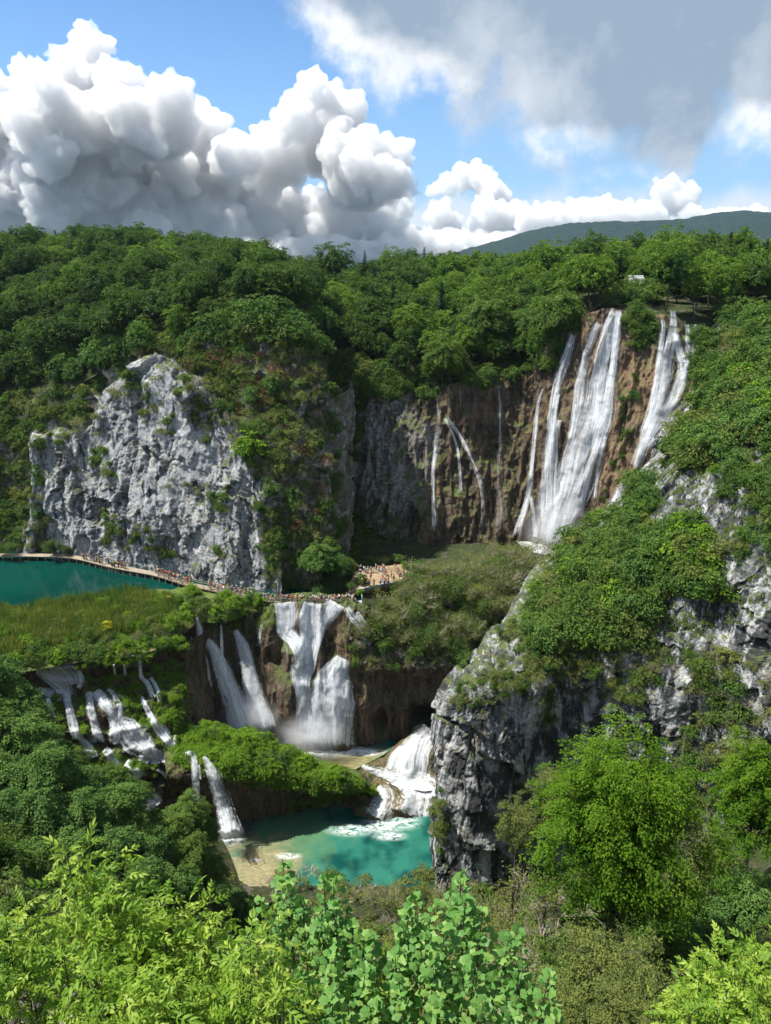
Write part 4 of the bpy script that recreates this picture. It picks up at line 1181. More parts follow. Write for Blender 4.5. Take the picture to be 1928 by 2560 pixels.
# ---- rock ledge vegetation
def veg(poly, n, kinds, smin, smax, rng, only=None, targets=None, minz=-.3, avoid=(), sink=.25):
    out = []
    for loc, nrm, dist, nm in pts_in(poly, n, rng, targets, only, minz, avoid):
        key = rng.choices([k[0] for k in kinds], [k[1] for k in kinds])[0]; s = rng.uniform(smin, smax)
        out.append((tuple(loc - nrm * sink * s), key, s))
    return out
rng = random.Random(8)
GW = ['gorge_wall']; LC = ['limestone_cliff']; T1_ = ['gorge_wall', 'limestone_cliff', 'forest_hill']
butt = veg([(560, 1000), (600, 830), (700, 800), (800, 900), (835, 1000), (870, 1440), (800, 1490), (700, 1485), (690, 1250), (620, 1080)], 480,
           [('barebush', 4), ('leafingbush', 3), ('olivebush', 2.4), ('bush', 1.5), ('darkbush', 1.4), ('redbush', .9)], .7, 1.7, rng, only=GW, targets=T1_)
butt += veg([(300, 900), (470, 830), (600, 800), (640, 1000), (560, 1010), (470, 940), (385, 890)], 170, [('bush', 4), ('barebush', 2), ('leafingbush', 2), ('redbush', 1), ('olivebush', 2)], .8, 1.9, rng, only=GW, targets=T1_)
left = veg([(-200, 960), (120, 960), (300, 880), (330, 960), (240, 1080), (110, 1100), (90, 1180), (110, 1390), (-200, 1385)], 330, [('bush', 4), ('barebush', 1.6), ('leafingbush', 1.6), ('olivebush', 1)], .9, 2.0, rng, only=GW, targets=T1_)
left += veg([(-200, 850), (300, 830), (560, 780), (820, 800), (820, 900), (560, 860), (330, 920), (240, 960), (-200, 1000)], 190, [('bush', 3), ('darkbush', 4), ('olivebush', 1)], 1.5, 3.2, rng, only=GW + ['forest_hill'], targets=T1_)
many('cliff_shrub', butt + left, 290, where_('shrub', [(lambda q: q[0] < 120 and q[1] > 1180, 'low on the dark rock at the far left'), (lambda q: q[0] < 330, 'on the brow left of the pale cliff'), (lambda q: q[1] < 1000, 'on top of the buttress behind the pale cliff'), (lambda q: q[1] < 1230, 'half way up the buttress right of the pale cliff')], '') if 1 else '', 'shrub', 'shrubs on the rock around the pale left cliff', 'cliff_undergrowth')
fr = []
for poly, n in [([(330, 930), (400, 950), (470, 1010), (440, 1110), (350, 1080)], 34), ([(470, 1010), (520, 1010), (560, 1090), (500, 1130)], 16), ([(100, 1070), (240, 1080), (300, 1150), (300, 1210), (200, 1200)], 26),
                ([(250, 1290), (330, 1290), (340, 1390), (250, 1360)], 22), ([(320, 1310), (360, 1320), (450, 1400), (430, 1415), (330, 1360)], 26), ([(530, 1210), (580, 1230), (570, 1290), (520, 1260)], 12),
                ([(420, 1200), (540, 1225), (530, 1250), (400, 1230)], 14), ([(640, 1250), (700, 1290), (700, 1480), (650, 1400)], 30), ([(560, 1090), (640, 1140), (670, 1230), (600, 1160)], 10), ([(540, 1380), (570, 1380), (560, 1430), (520, 1430)], 6)]:
    fr += veg(poly, n, [('bush', 3), ('olivebush', 2), ('leafingbush', 2), ('barebush', 1)], .5, 1.15, rng, only=LC, targets=T1_)
for poly, n in [([(50, 1080), (110, 1060), (120, 1390), (40, 1390)], 46), ([(660, 1180), (720, 1230), (720, 1480), (670, 1480)], 30), ([(150, 1040), (250, 1030), (300, 960), (330, 930), (330, 990), (200, 1090)], 26), ([(400, 900), (520, 960), (640, 1110), (700, 1230), (650, 1230), (560, 1090), (470, 990)], 40)]:
    fr += veg(poly, n, [('bush', 3), ('darkbush', 2), ('olivebush', 2), ('leafingbush', 2), ('barebush', 2)], .6, 1.5, rng, only=LC + GW, targets=T1_)
many('ledge_shrub', fr, 290, where_('shrub', [(lambda q: q[1] < 1110 and q[0] > 300, 'rooted near the crest of the pale left cliff'), (lambda q: q[0] < 310 and q[1] < 1230, 'on the left shoulder of the pale cliff'), (lambda q: q[0] < 460 and q[1] > 1260, 'in the diagonal crack low on the pale cliff'), (lambda q: q[0] > 620, 'on the right flank of the pale cliff'), (lambda q: True, 'in the middle of the pale cliff face')], ''), 'shrub', 'shrubs on the face of the pale left cliff', 'ledge_scrub')
h = cast(620, 1130, T1_); plant('yellow_green_bush', 'brightbush', h[0] - Vector((0, 0, 1)), 2.6, 1, 'bright yellow-green bush in the gully right of the pale cliff crest', 'bush')
for px_, py_, s_ in [(140, 1400, .75), (290, 1392, .8), (20, 1398, .7), (170, 1402, .55)]:
    t = P(px_, py_ - 2, Z=35); plant('lakeside_tree', 'thintree', t, s_, px_, {140: 'thin leafy tree on the far lake shore, nearest to the middle of the lake', 290: 'thin tree at the foot of the pale cliff where the walkers pass', 20: 'thin tree at the left end of the far lake shore', 170: 'small thin sapling on the far lake shore, right of the taller tree'}[px_], 'tree', parts=True)
# conifer-like dark trees at the foot of the buttress, behind the walkway end
for px_, py_, s_, k_ in [(800, 1478, .95, 'darktree'), (850, 1475, .7, 'darktree'), (820, 1440, .8, 'greentree'), (905, 1480, .35, 'greentree'), (870, 1440, .5, 'olivetree')]:
    h = cast(px_, py_, ['gorge_floor', 'gorge_wall', 'scrub_ground']); plant('gully_tree', k_, h[0], s_, px_, {800: 'dark dense tree at the foot of the buttress, tallest by the walkway end', 850: 'dark tree beside the walkway end, right of the tallest one', 820: 'green tree higher up the foot of the buttress', 905: 'low light green shrub tree at the edge of the crowded earth bank', 870: 'olive green tree between the buttress and the crowded earth bank'}[px_], 'tree', parts=True)

# gorge: shaded back slope and the rim of the amphitheatre
rng = random.Random(21)
AW = ['amphitheatre_wall']; TA = ['amphitheatre_wall', 'gorge_wall', 'plateau_ground', 'forest_hill', 'right_rock_slope', 'gorge_floor']
back = veg([(820, 860), (900, 880), (1000, 930), (1040, 960), (1000, 1010), (910, 1000), (900, 1080), (870, 1320), (830, 1200)], 170, [('bush', 4), ('olivebush', .6), ('barebush', 1)], 1.0, 2.2, rng, only=AW, targets=TA)
rim = veg([(1000, 930), (1250, 910), (1330, 900), (1400, 800), (1440, 780), (1440, 830), (1390, 930), (1330, 960), (1150, 985), (1060, 1010)], 70, [('bush', 4), ('greentree', .25)], 1.0, 1.9, rng, only=AW + ['plateau_ground'], targets=TA)
rim += veg([(1560, 770), (1620, 780), (1640, 850), (1600, 900), (1560, 860)], 34, [('bush', 1)], .8, 1.5, rng, only=AW, targets=TA)
rim += veg([(1560, 900), (1600, 930), (1590, 1040), (1545, 1180), (1510, 1280), (1500, 1260), (1545, 1100)], 22, [('bush', 1)], .35, .8, rng, only=AW, targets=TA)
rim += veg([(1740, 800), (1790, 800), (1790, 900), (1750, 1000), (1730, 930)], 30, [('bush', 1)], .9, 1.6, rng, only=AW, targets=TA)
many('rim_shrub', back + rim, 230, where_('shrub', [(lambda q: q[0] < 1000, 'on the shaded rock left of the waterfall wall'), (lambda q: q[0] < 1440, 'on the rim of the dark brown wall'), (lambda q: q[1] < 900, 'on the brink between the two tall falls'), (lambda q: True, 'on the brown rock between the two tall falls')], ''), 'shrub', 'shrubs on the tall waterfall wall', 'rim_scrub')
stuff('gorge_grass', [(tuple(h[0]), rng.uniform(.6, 1.3), rng.uniform(0, 6), rng.randrange(6)) for h in pts_in([(830, 1180), (880, 1220), (1010, 1300), (1010, 1400), (880, 1415), (840, 1400)], 900, rng, ['gorge_floor', 'amphitheatre_wall'])], FERN + GRASS)

# right slope
rng = random.Random(31)
RS = ['right_rock_slope']
dense = [('bush', 5), ('olivebush', 1.6), ('leafingbush', 1), ('brightbush', .8), ('darkbush', 1.6)]
TR = ['right_rock_slope', 'amphitheatre_wall', 'scrub_ground']
rs = veg([(1790, 770), (2150, 770), (2150, 1130), (1930, 1150), (1840, 1130), (1760, 1170), (1700, 1190), (1660, 1190), (1640, 1190), (1700, 1070), (1765, 930)], 400, dense, .8, 2.6, rng, only=RS, targets=TR)
rs += veg([(1480, 1290), (1580, 1200), (1630, 1200), (1650, 1330), (1740, 1320), (1790, 1400), (1780, 1500), (1640, 1500), (1650, 1600), (1560, 1640), (1400, 1600), (1330, 1650), (1300, 1560), (1390, 1390)], 330, dense, .5, 2.2, rng, only=RS, targets=TR)
rs += veg([(1780, 1180), (1928, 1150), (2100, 1180), (2100, 1380), (1928, 1390), (1830, 1400), (1800, 1330)], 90, dense, .7, 1.4, rng, only=RS, targets=TR)
rs += veg([(1690, 1640), (1800, 1600), (1930, 1700), (2100, 1720), (2100, 2150), (1740, 2200), (1640, 1990), (1740, 1800)], 230, [('bush', 2), ('olivebush', 3), ('leafingbush', 3), ('barebush', 2)], .7, 1.5, rng, only=RS, targets=TR)
rs += veg([(1270, 1570), (1330, 1540), (1500, 1660), (1600, 1640), (1660, 1620), (1650, 1720), (1560, 1780), (1480, 1700), (1350, 1760), (1290, 1740), (1210, 1740), (1260, 1640)], 190, [('olivebush', 4), ('bush', 2), ('barebush', 1.5), ('leafingbush', 2)], .4, .95, rng, only=RS, targets=TR)
rs += veg([(1100, 1750), (1180, 1680), (1260, 1700), (1280, 1800), (1180, 1800)], 40, [('olivebush', 2), ('barebush', 1), ('bush', 1)], .3, .6, rng, only=RS, targets=TR)
rs += veg([(1340, 1740), (1380, 1740), (1385, 1850), (1350, 1850)], 14, [('bush', 1), ('leafingbush', 1)], .5, .8, rng, only=RS, targets=TR)
rs += veg([(1080, 1940), (1110, 1960), (1120, 2120), (1085, 2190)], 26, [('bush', 1), ('olivebush', 2)], .5, .9, rng, only=RS, targets=TR)
many('slope_shrub', rs, 290, where_('shrub', [(lambda q: q[1] < 1180, 'on the upper right slope beside the tall falls'), (lambda q: q[0] < 1480 and q[1] < 1620, 'on the left edge of the rocky right slope'), (lambda q: q[0] < 1480, 'on the brow of the dark cliff face'), (lambda q: q[0] > 1760 and q[1] < 1420, 'beside the pale crag at the right edge'), (lambda q: q[1] > 1640, 'on the stony ground right of the dark cliff'), (lambda q: True, 'in the middle of the rocky right slope')], ''), 'shrub', 'shrubs on the rocky right slope', 'slope_undergrowth')
stuff('slope_grass', [(tuple(h[0]), rng.uniform(.6, 1.5), rng.uniform(0, 6), rng.randrange(6)) for h in pts_in([(1480, 1290), (1700, 1100), (2000, 1100), (2000, 1500), (1700, 1650), (1500, 1750), (1200, 1760), (1300, 1560)], 1300, rng, RS, minz=.45)], FERN + GRASS)
# scattered little trees with dark trunks in the slope
for k, (px_, py_, s_) in enumerate([(1420, 1400, .6), (1560, 1620, .42), (1480, 1560, .45), (1650, 1420, .5), (1345, 1490, .5), (1250, 1600, .4), (1800, 1250, .5)]):
    h = cast(px_, py_, RS); plant('slope_tree', 'thintree', h[0] - Vector((0, 0, .4)), s_, px_, ['crooked thin tree on the skyline ridge right of the main plunge basin', 'thin tree above the middle of the dark cliff face', 'thin dark-stemmed tree in the green slope centre', 'thin tree just below the upper pale crag', 'small thin tree on the left ridge of the right slope', 'lowest thin tree on the left ridge of the right slope', 'thin tree right of the upper pale crag'][k], 'tree', parts=True)

# scrub flat
rng = random.Random(41)
SG = ['scrub_ground']; TS = ['scrub_ground', 'right_rock_slope', 'travertine_barrier', 'gorge_floor']
sc = veg([(975, 1560), (1060, 1450), (1350, 1420), (1390, 1440), (1330, 1560), (1260, 1640), (1180, 1670), (1060, 1640), (975, 1610)], 78, [('baretree', 5), ('thintree', 2)], .6, 1.2, rng, only=SG, targets=TS)
for it in sc: pass
many('scrub_tree', sc, 300, where_('tree', [(lambda q: q[1] < 1450, 'at the back of the scrub, under the tall falls'), (lambda q: q[0] < 1080, 'in the left part of the scrub by the central falls'), (lambda q: True, 'in the right part of the scrub by the central falls')], ''), 'tree', 'slender trees in the scrub right of the central falls', 'scrub_wood')
sb = veg([(900, 1560), (1000, 1510), (1330, 1480), (1330, 1560), (1240, 1680), (1140, 1690), (1060, 1660), (960, 1640), (900, 1600)], 180, [('leafingbush', 4), ('barebush', 4), ('bush', 1.6), ('olivebush', 1.6), ('darkbush', 1)], .7, 1.7, rng, only=SG + ['travertine_barrier'], targets=TS)
many('scrub_bush', sb, 230, where_('bush', [(lambda q: q[1] > 1600, 'on the brink of the brown overhang'), (lambda q: q[0] < 1080, 'in the left part of the scrub'), (lambda q: True, 'in the right part of the scrub')], ''), 'bush', 'bushes in the scrub right of the central falls', 'scrub_mass')
rb = veg([(860, 1590), (900, 1570), (960, 1620), (1140, 1660), (1140, 1700), (1000, 1690), (880, 1670)], 70, [('barebush', 5), ('leafingbush', 3), ('olivebush', 1), ('bush', 1)], .6, 1.2, rng, only=['travertine_barrier', 'scrub_ground'], targets=TS)
many('brink_shrub', rb, 90, where_('shrub', [(lambda q: q[0] < 960, 'overhanging the right side of the central fall'), (lambda q: True, 'overhanging the brown tufa wall')], ''), 'shrub', 'shrubs overhanging the brown tufa wall', 'brink_scrub')
for px_, py_, s_ in [(965, 1640, .5), (1040, 1650, .42)]:
    h = cast(px_, py_, TS); plant('leafy_shrub', 'greentree', h[0] - Vector((0, 0, 3 * s_)), s_, px_, {965: 'dense fresh green shrub right of the central fall, above the brown overhang', 1040: 'green shrub on the rim of the brown overhang, further right'}[px_], 'shrub', parts=True)

# marsh: reeds and bushes
rng = random.Random(51)
MT = ['marsh_terrace']
stuff('reed_bed', [(tuple(h[0]), rng.uniform(.5, 1.6), rng.uniform(0, 6), int(2 + 2.2 * mnoise.noise(h[0] / 7) + rng.uniform(-.8, .8)) % 4) for h in pts_in([(-200, 1540), (0, 1530), (200, 1500), (330, 1478), (440, 1500), (430, 1560), (250, 1600), (0, 1650), (-200, 1680)], 1700, rng, MT)], REED)
mb_ = veg([(-150, 1600), (60, 1590), (160, 1600), (300, 1570), (420, 1480), (560, 1470), (660, 1500), (670, 1530), (560, 1560), (480, 1570), (430, 1620), (300, 1650), (100, 1660), (-150, 1700)], 170, [('brightbush', 3), ('bush', 3), ('olivebush', 1), ('leafingbush', 1)], .6, 1.3, rng, only=MT + ['travertine_barrier', 'cascade_slope'], targets=MT + ['travertine_barrier', 'cascade_slope'])
mb_ += veg([(-150, 1560), (60, 1545), (250, 1510), (400, 1490), (420, 1560), (250, 1600), (-150, 1650)], 130, [('brightbush', 2), ('olivebush', 3), ('leafingbush', 3), ('barebush', 2), ('bush', 1)], .5, 1.1, rng, only=MT, targets=MT)
many('marsh_bush', mb_, 240, where_('bush', [(lambda q: q[0] > 440, 'between the boardwalk and the shaded falls'), (lambda q: q[0] < 150, 'at the left end of the marshy terrace'), (lambda q: q[1] > 1600, 'on the front edge of the marshy terrace'), (lambda q: True, 'in the middle of the marshy terrace')], ''), 'bush', 'bushes on the marshy terrace', 'marsh_scrub')
for px_, py_, s_ in [(272, 1585, .9), (425, 1510, .6)]:
    h = cast(px_, py_, MT); plant('yellow_bush', 'yellowbush', h[0], s_, 1, {272: 'lemon yellow flowering bush in the middle of the marshy terrace', 425: 'small yellow-topped bush near the lake corner by the walkway'}[px_], 'bush', parts=True)
for px_, py_, s_ in [(175, 1640, .35), (378, 1600, .3), (110, 1620, .4), (240, 1600, .3)]:
    h = cast(px_, py_, MT); plant('marsh_sapling', 'thintree', h[0], s_, px_, {175: 'sapling in the marsh, in front of the lemon yellow bush and to its left', 378: 'bare sapling in the reeds right of the lemon yellow bush', 110: 'leftmost thin sapling in the marsh', 240: 'sapling beside the lemon yellow bush'}[px_], 'sapling')
# mossy cascades
rng = random.Random(61)
KS = ['cascade_slope']; TK = ['cascade_slope', 'marsh_terrace', 'mossy_mound', 'travertine_barrier', 'valley_ground']
STREAMS = [[(40, 1645), (175, 1645), (205, 1700), (195, 1840), (165, 1840), (150, 1745), (80, 1740)], [(215, 1722), (262, 1722), (310, 1790), (350, 1820), (390, 1870), (440, 1890), (460, 1950), (420, 1950), (380, 1905), (230, 1875), (212, 1780)],
           [(340, 1640), (365, 1690), (395, 1760), (375, 1760), (345, 1700)], [(345, 1738), (365, 1738), (450, 1880), (425, 1880)], [(470, 1870), (540, 1880), (590, 2100), (480, 2060)]]
cs = veg([(120, 1640), (470, 1600), (470, 1700), (450, 1800), (470, 1880), (330, 1990), (200, 1860), (80, 1800), (60, 1690)], 170, [('brightbush', 5), ('bush', 1)], .3, .65, rng, only=KS + MT, targets=TK, avoid=STREAMS)
cs += veg([(-150, 1690), (100, 1640), (440, 1595), (440, 1640), (300, 1660), (100, 1672), (-150, 1725)], 90, [('brightbush', 3), ('bush', 2)], .35, .8, rng, only=KS + MT, targets=TK, avoid=[[(60, 1645), (190, 1645), (190, 1700), (60, 1700)]])
many('tussock', cs, 290, where_('tussock', [(lambda q: q[1] < 1700, 'at the head of the left cascades'), (lambda q: q[0] < 240, 'in the left part of the left cascades'), (lambda q: q[1] < 1800, 'between the upper white rivulets of the cascades'), (lambda q: True, 'between the lower white rivulets of the cascades')], ''), 'plant', 'mossy tussocks in the left cascades', 'cascade_moss')
stuff('bank_plants', [(tuple(h[0]), rng.uniform(.5, 1.4), rng.uniform(0, 6), rng.randrange(4)) for h in pts_in([(60, 1650), (470, 1600), (480, 1900), (330, 2000), (60, 1850)], 1000, rng, KS, minz=.1, avoid=STREAMS)], PLANT)
# central mound: plants spread over the whole top, hanging over the edge
stuff('mound_plants', [(tuple(h[0] - h[1] * .1), rng.uniform(.7, 1.9), rng.uniform(0, 6), rng.randrange(4)) for h in pts_in([(430, 1800), (560, 1790), (700, 1840), (820, 1900), (950, 1985), (940, 2010), (880, 1990), (800, 2000), (770, 1970), (680, 1975), (600, 1960), (500, 1930), (430, 1900)], 1700, rng, ['mossy_mound'])] +
      [(tuple(h[0] - h[1] * .1), rng.uniform(.7, 1.6), rng.uniform(0, 6), rng.randrange(4)) for h in pts_in([(700, 1960), (830, 1960), (930, 2000), (780, 2025), (770, 2010), (720, 2030)], 160, rng, ['mossy_mound'])], PLANT)
mm_ = veg([(440, 1800), (560, 1800), (700, 1850), (800, 1920), (900, 1970), (860, 1975), (700, 1950), (600, 1940), (450, 1900)], 70, [('brightbush', 3), ('bush', 1)], .5, 1.0, rng, only=['mossy_mound'], targets=['mossy_mound'])
many('mound_bush', mm_, 100, where_('bush', [(lambda q: q[0] < 560, 'on the left end of the mossy mound'), (lambda q: q[0] < 740, 'on the middle of the mossy mound'), (lambda q: True, 'on the low right end of the mossy mound')], ''), 'bush', 'bushes on the central mossy mound', 'mound_scrub')
# tufts on the barrier knobs
rng = random.Random(71)
stuff('barrier_moss', [(tuple(h[0]), rng.uniform(.4, 1.0), rng.uniform(0, 6), rng.randrange(4)) for h in pts_in([(480, 1560), (690, 1510), (700, 1560), (620, 1600), (540, 1600)], 160, rng, ['travertine_barrier', 'marsh_terrace'])] +
      [(tuple(h[0]), rng.uniform(.3, .8), rng.uniform(0, 6), rng.randrange(4)) for h in pts_in([(860, 1940), (1100, 1840), (1090, 1960), (960, 2000), (860, 1960)], 60, rng, ['cascade_steps'])], PLANT)

# ---- valley floor scrub and the trees in front
rng = random.Random(81)
VG = ['valley_ground']
vs = veg([(560, 2210), (700, 2195), (1080, 2185), (1320, 2200), (1400, 2380), (1300, 2560), (600, 2560), (560, 2300)], 260, [('barebush', 3), ('leafingbush', 4), ('olivebush', 2.5), ('bush', 1)], .8, 1.7, rng, only=VG, targets=['valley_ground', 'right_rock_slope'])
vs += veg([(1300, 2300), (1928, 2100), (2100, 2100), (2100, 2700), (1300, 2700)], 230, [('leafingbush', 2), ('olivebush', 3), ('bush', 4)], .8, 1.6, rng, only=VG, targets=['valley_ground', 'right_rock_slope'])
vs += veg([(-200, 1900), (560, 2150), (640, 2700), (-200, 2700)], 200, [('leafingbush', 1), ('olivebush', 1), ('bush', 4)], .9, 1.8, rng, only=VG, targets=['valley_ground'])
vs = [t for t in vs if t[0][1] > 42]
many('valley_bush', vs, 280, where_('bush', [(lambda q: q[0] < 560, 'under the wood on the left valley side'), (lambda q: q[0] < 1000, 'on the shore in front of the turquoise pool'), (lambda q: q[0] < 1350, 'on the valley floor below the pale rock pillar'), (lambda q: q[0] < 1700, 'around the large bright tree'), (lambda q: True, 'at the lower right under the viewpoint')], ''), 'bush', 'bushes on the valley floor', 'valley_scrub')


def by_top(name, key, px_, pt, Y_, R_, label, group=None, cat='tree', parts=True, spread=None):
    lib, r0, H0 = LIB[key]; t = P(px_, pt, Y=Y_); g = drop(t[0], t[1], VG); gz = g.z if g else 0
    s = R_ / r0; H = H0 * s
    z = max(t[2] - H, gz) if t[2] - H > gz else gz
    e = plant(name, key, (t[0], t[1], t[2] - H), s, rng.uniform(0, 6), label, cat, group, parts=parts)
    if t[2] - H > gz + .3 and parts:       # longer clear stem down to the ground
        d_ = (t[2] - H - gz) / s + 1
        v_, f_ = tube([(0, 0, -d_), (0, 0, -d_ * .5), (0, 0, .4)], [.34, .29, .25])
        ob('lower_trunk', combo('lower_trunk', [(v_, f_, 0, M['bark'])]), e)
    return e
LT = [(-40, 1640, 97, 4.6), (10, 1700, 96, 4.0), (62, 1750, 95, 3.4), (-60, 1750, 90, 4.6), (30, 1790, 90, 4.4), (102, 1822, 92, 3.2), (168, 1872, 93, 3.0), (100, 1870, 86, 4.0), (0, 1890, 84, 4.4), (200, 1925, 88, 3.4),
      (262, 1918, 92, 3.0), (322, 1955, 92, 2.8), (290, 1965, 87, 3.8), (190, 1985, 82, 4.0), (80, 1980, 79, 4.2), (-30, 2000, 77, 4.4), (365, 2040, 88, 3.0), (430, 2030, 89, 3.0), (470, 1992, 92, 2.6), (505, 2048, 92, 2.6), (360, 2070, 84, 3.6),
      (460, 2095, 86, 3.2), (520, 2140, 88, 2.8), (270, 2080, 79, 3.8), (150, 2090, 75, 4.0), (40, 2110, 72, 4.2), (340, 2160, 76, 3.6), (440, 2180, 80, 3.2), (540, 2210, 84, 2.7), (600, 2240, 86, 2.4), (220, 2200, 70, 3.8), (90, 2230, 67, 3.8), (-40, 2210, 67, 4.2),
      (330, 2270, 70, 3.4), (470, 2290, 76, 3.0), (180, 2320, 63, 3.6), (20, 2350, 60, 3.8)]
for i, (a, b, c, d) in enumerate(LT):
    by_top('valley_tree', 'greentree' if i in (6, 10, 11, 16, 17, 18, 19, 21, 22) else 'darktree', a, b, c, d, ('fresh green tree' if i in (6, 10, 11, 16, 17, 18, 19, 21, 22) else 'dark green tree') + ' in the ' + ('top row' if b < 1800 else 'second row' if b < 1920 else 'middle row' if b < 2050 else 'fourth row' if b < 2170 else 'lowest row') + ' of the left wood, ' + ('at the picture edge' if a < 10 else 'left part' if a < 120 else 'middle part' if a < 280 else 'right part' if a < 430 else 'rightmost'), 'trees of the wood on the left valley side')
for px_, pt, Y_, R_, key, lb in [(1590, 1830, 52, 7.6, 'brighttree', 'large bright yellow-green tree in front of the dark cliff face'),
        (1395, 1925, 82, 4.0, 'olivetree', 'pale olive tree against the dark cliff, left of the large bright tree'), (1300, 2010, 84, 3.0, 'olivetree', 'brownish thin-leaved tree at the foot of the dark cliff face'),
        (1925, 1880, 66, 4.6, 'limebright', 'bright green tree cut by the right picture edge'), (1870, 1860, 78, 3.0, 'olivetree', 'thin olive tree behind the bright tree at the right edge'),
        (1500, 2350, 42, 3.4, 'olivetree', 'rounded yellow-olive tree below the large bright tree'), (1630, 2400, 38, 2.6, 'olivetree', 'smaller yellow-olive tree beside the rounded one at the bottom right'),
        (1760, 2280, 58, 3.6, 'darktree', 'dark tree in the shade right of the large bright tree'), (1880, 2200, 62, 3.8, 'darktree', 'dark tree at the right edge below the bright one'), (1800, 2120, 70, 3.2, 'olivetree', 'olive tree on the stony slope right of the large bright tree'),
        (1860, 2350, 46, 2.8, 'greentree', 'green tree at the lower right behind the small-leaved bush'), (1700, 2360, 48, 2.6, 'greentree', 'green tree under the right side of the large bright tree'),
        (1400, 2470, 36, 2.2, 'olivetree', 'low olive bush tree between the broad-leaved sapling and the rounded olive tree'), (1560, 2490, 30, 2.0, 'olivetree', 'lowest yellow-olive bush at the bottom right')]:
    by_top({'olivetree': 'olive_green_tree', 'brighttree': 'bright_tree', 'limebright': 'bright_tree', 'darktree': 'dark_tree', 'greentree': 'green_tree'}[key], key, px_, pt, Y_, R_, lb)
for k, (px_, pt, Y_, s_) in enumerate([(1370, 2180, 72, 1.15), (1290, 2230, 66, 1.0), (1120, 2200, 88, .8), (980, 2210, 90, .7), (850, 2230, 88, .6), (1300, 2370, 52, .7)]):
    t = P(px_, pt, Y=Y_); g = drop(t[0], t[1], VG)
    plant('bare_tree', 'baretree', (t[0], t[1], max(g.z, t[2] - 9 * s_) - .3), s_, k, ['bare grey tree with dark limbs left of the large bright tree', 'bare grey tree above the broad-leaved sapling', 'thin half-bare tree at the foot of the pale rock', 'half-bare tree near the lower pool shore', 'half-bare tree between the two broad-leaved saplings', 'low bare grey tree beside the broad-leaved sapling'][k], 'tree', parts=True)
# ------------------------------------------------------------------ waterfalls
FALLM = dict(casc=mat_fall('cascade_water', .19, (.90, .93, .96), .38, 1.1, 2.6, .22), dense=mat_fall('dense_white_water', .25), heavy=mat_fall('white_water', .205), mid=mat_fall('falling_water', .11), thin=mat_fall('thin_water', .04, (.74, .80, .86)), foam=mat_fall('foam_water', .14, (.92, .94, .95), .6, .9, 2.4, .2))
WID = 1.28
def fall(label, strands, targets, m, layers=2, off=.35, free=.0, name='waterfall', cat='waterfall', opac=1.0):
    root = ob(name, None, label=label, cat=cat) if len(strands) > 1 else None
    rg = np.random.default_rng(len(label) * 31 + len(strands))
    for si, st in enumerate(strands):
        Vs, Fs, U, E, S, O, o = [], [], [], [], [], [], 0
        A = np.array(st, float); A[:, 2] *= WID; L = np.abs(np.diff(A[:, :2], axis=0)).sum(); nv = int(max(8, L / 5)); nu = int(max(4, A[:, 2].max() / 5)) + 1
        C = cr1(A, nv); s = np.linspace(-1, 1, nu)
        tg = unit(np.gradient(C[:, :2], axis=0)); nr = np.stack([-tg[:, 1], tg[:, 0]], -1); nr[nr[:, 0] < 0] *= -1
        wv = rg.normal(size=nv); wv = np.convolve(wv, np.ones(7) / 7, 'same') * .16 + 1
        px = C[:, 0][:, None] + s[None] * (C[:, 2] * wv)[:, None] * .5 * nr[:, 0][:, None]; py = C[:, 1][:, None] + s[None] * (C[:, 2])[:, None] * .5 * nr[:, 1][:, None]
        D = np.full(px.shape, np.nan)
        for i in range(nv):
            for j in range(nu):
                h = cast(px[i, j], py[i, j], targets)
                if h: D[i, j] = h[2]
        if np.isnan(D).all(): continue
        med = np.nanmedian(D); D = np.where(np.isnan(D), med, D)
        # the sheet never lies behind the rock and is smoothed along its run
        k = 5 if free == 0 else 9
        Dp = np.pad(D, ((k, k), (1, 1)), 'edge'); sm = np.zeros_like(D)
        for a in range(-k, k + 1):
            for b in (-1, 0, 1): sm += Dp[k + a:k + a + nv, 1 + b:1 + b + nu]
        sm /= (2 * k + 1) * 3
        D = np.minimum(D, sm)
        if free > 0:
            run = np.minimum.accumulate(D, axis=0); D = D * (1 - free) + run * free
        for ly in range(layers):
            d = D - off * (1 + ly * 1.1) - .25 * np.cos(s * 1.5)[None] + rg.normal(size=D.shape) * .05
            r = ray(px, py); r = r / np.linalg.norm(r, axis=-1, keepdims=True)
            V = r * d[..., None] + np.array([0, 0, CAMZ])
            ln = np.concatenate([[0], np.cumsum(np.linalg.norm(np.diff(V[:, nu // 2], axis=0), axis=1))])
            wm = np.linalg.norm(V[:, -1] - V[:, 0], axis=1)
            u = s[None] * .5 * np.maximum(wm.mean() * .6 + .4 * wm, .3)[:, None] + ly * 5.3
            Vs.append(V.reshape(-1, 3)); f = grid_faces(nv, nu) + o; Fs.append(f); o += nv * nu
            U.append(np.stack([u.ravel(), np.repeat(ln, nu)], -1)); e = np.abs(np.broadcast_to(s, (nv, nu))).copy()
            t = np.linspace(0, 1, nv)[:, None]; e = np.maximum(e, np.clip(1 - t / .05, 0, 1) * .9); e = np.maximum(e, np.clip((t - .88) / .12, 0, 1) * (1.0 + .35 * rg.random((1, nu))))
            E.append(e.ravel()); S.append(np.full(nv * nu, si * .37 + ly * .71 + rg.random())); O.append(np.full(nv * nu, opac if ly == 0 else opac * .8))
        me = mesh_np('strand' if root else name, np.concatenate(Vs), np.concatenate(Fs), [FALLM[m]], smooth=True, attrs={'edge': np.concatenate(E), 'seed': np.concatenate(S), 'opac': np.concatenate(O)}, uv=np.concatenate(U))
        if root: ob('strand', me, root)
        else: ob(name, me, label=label, cat=cat)
AW = ['amphitheatre_wall']
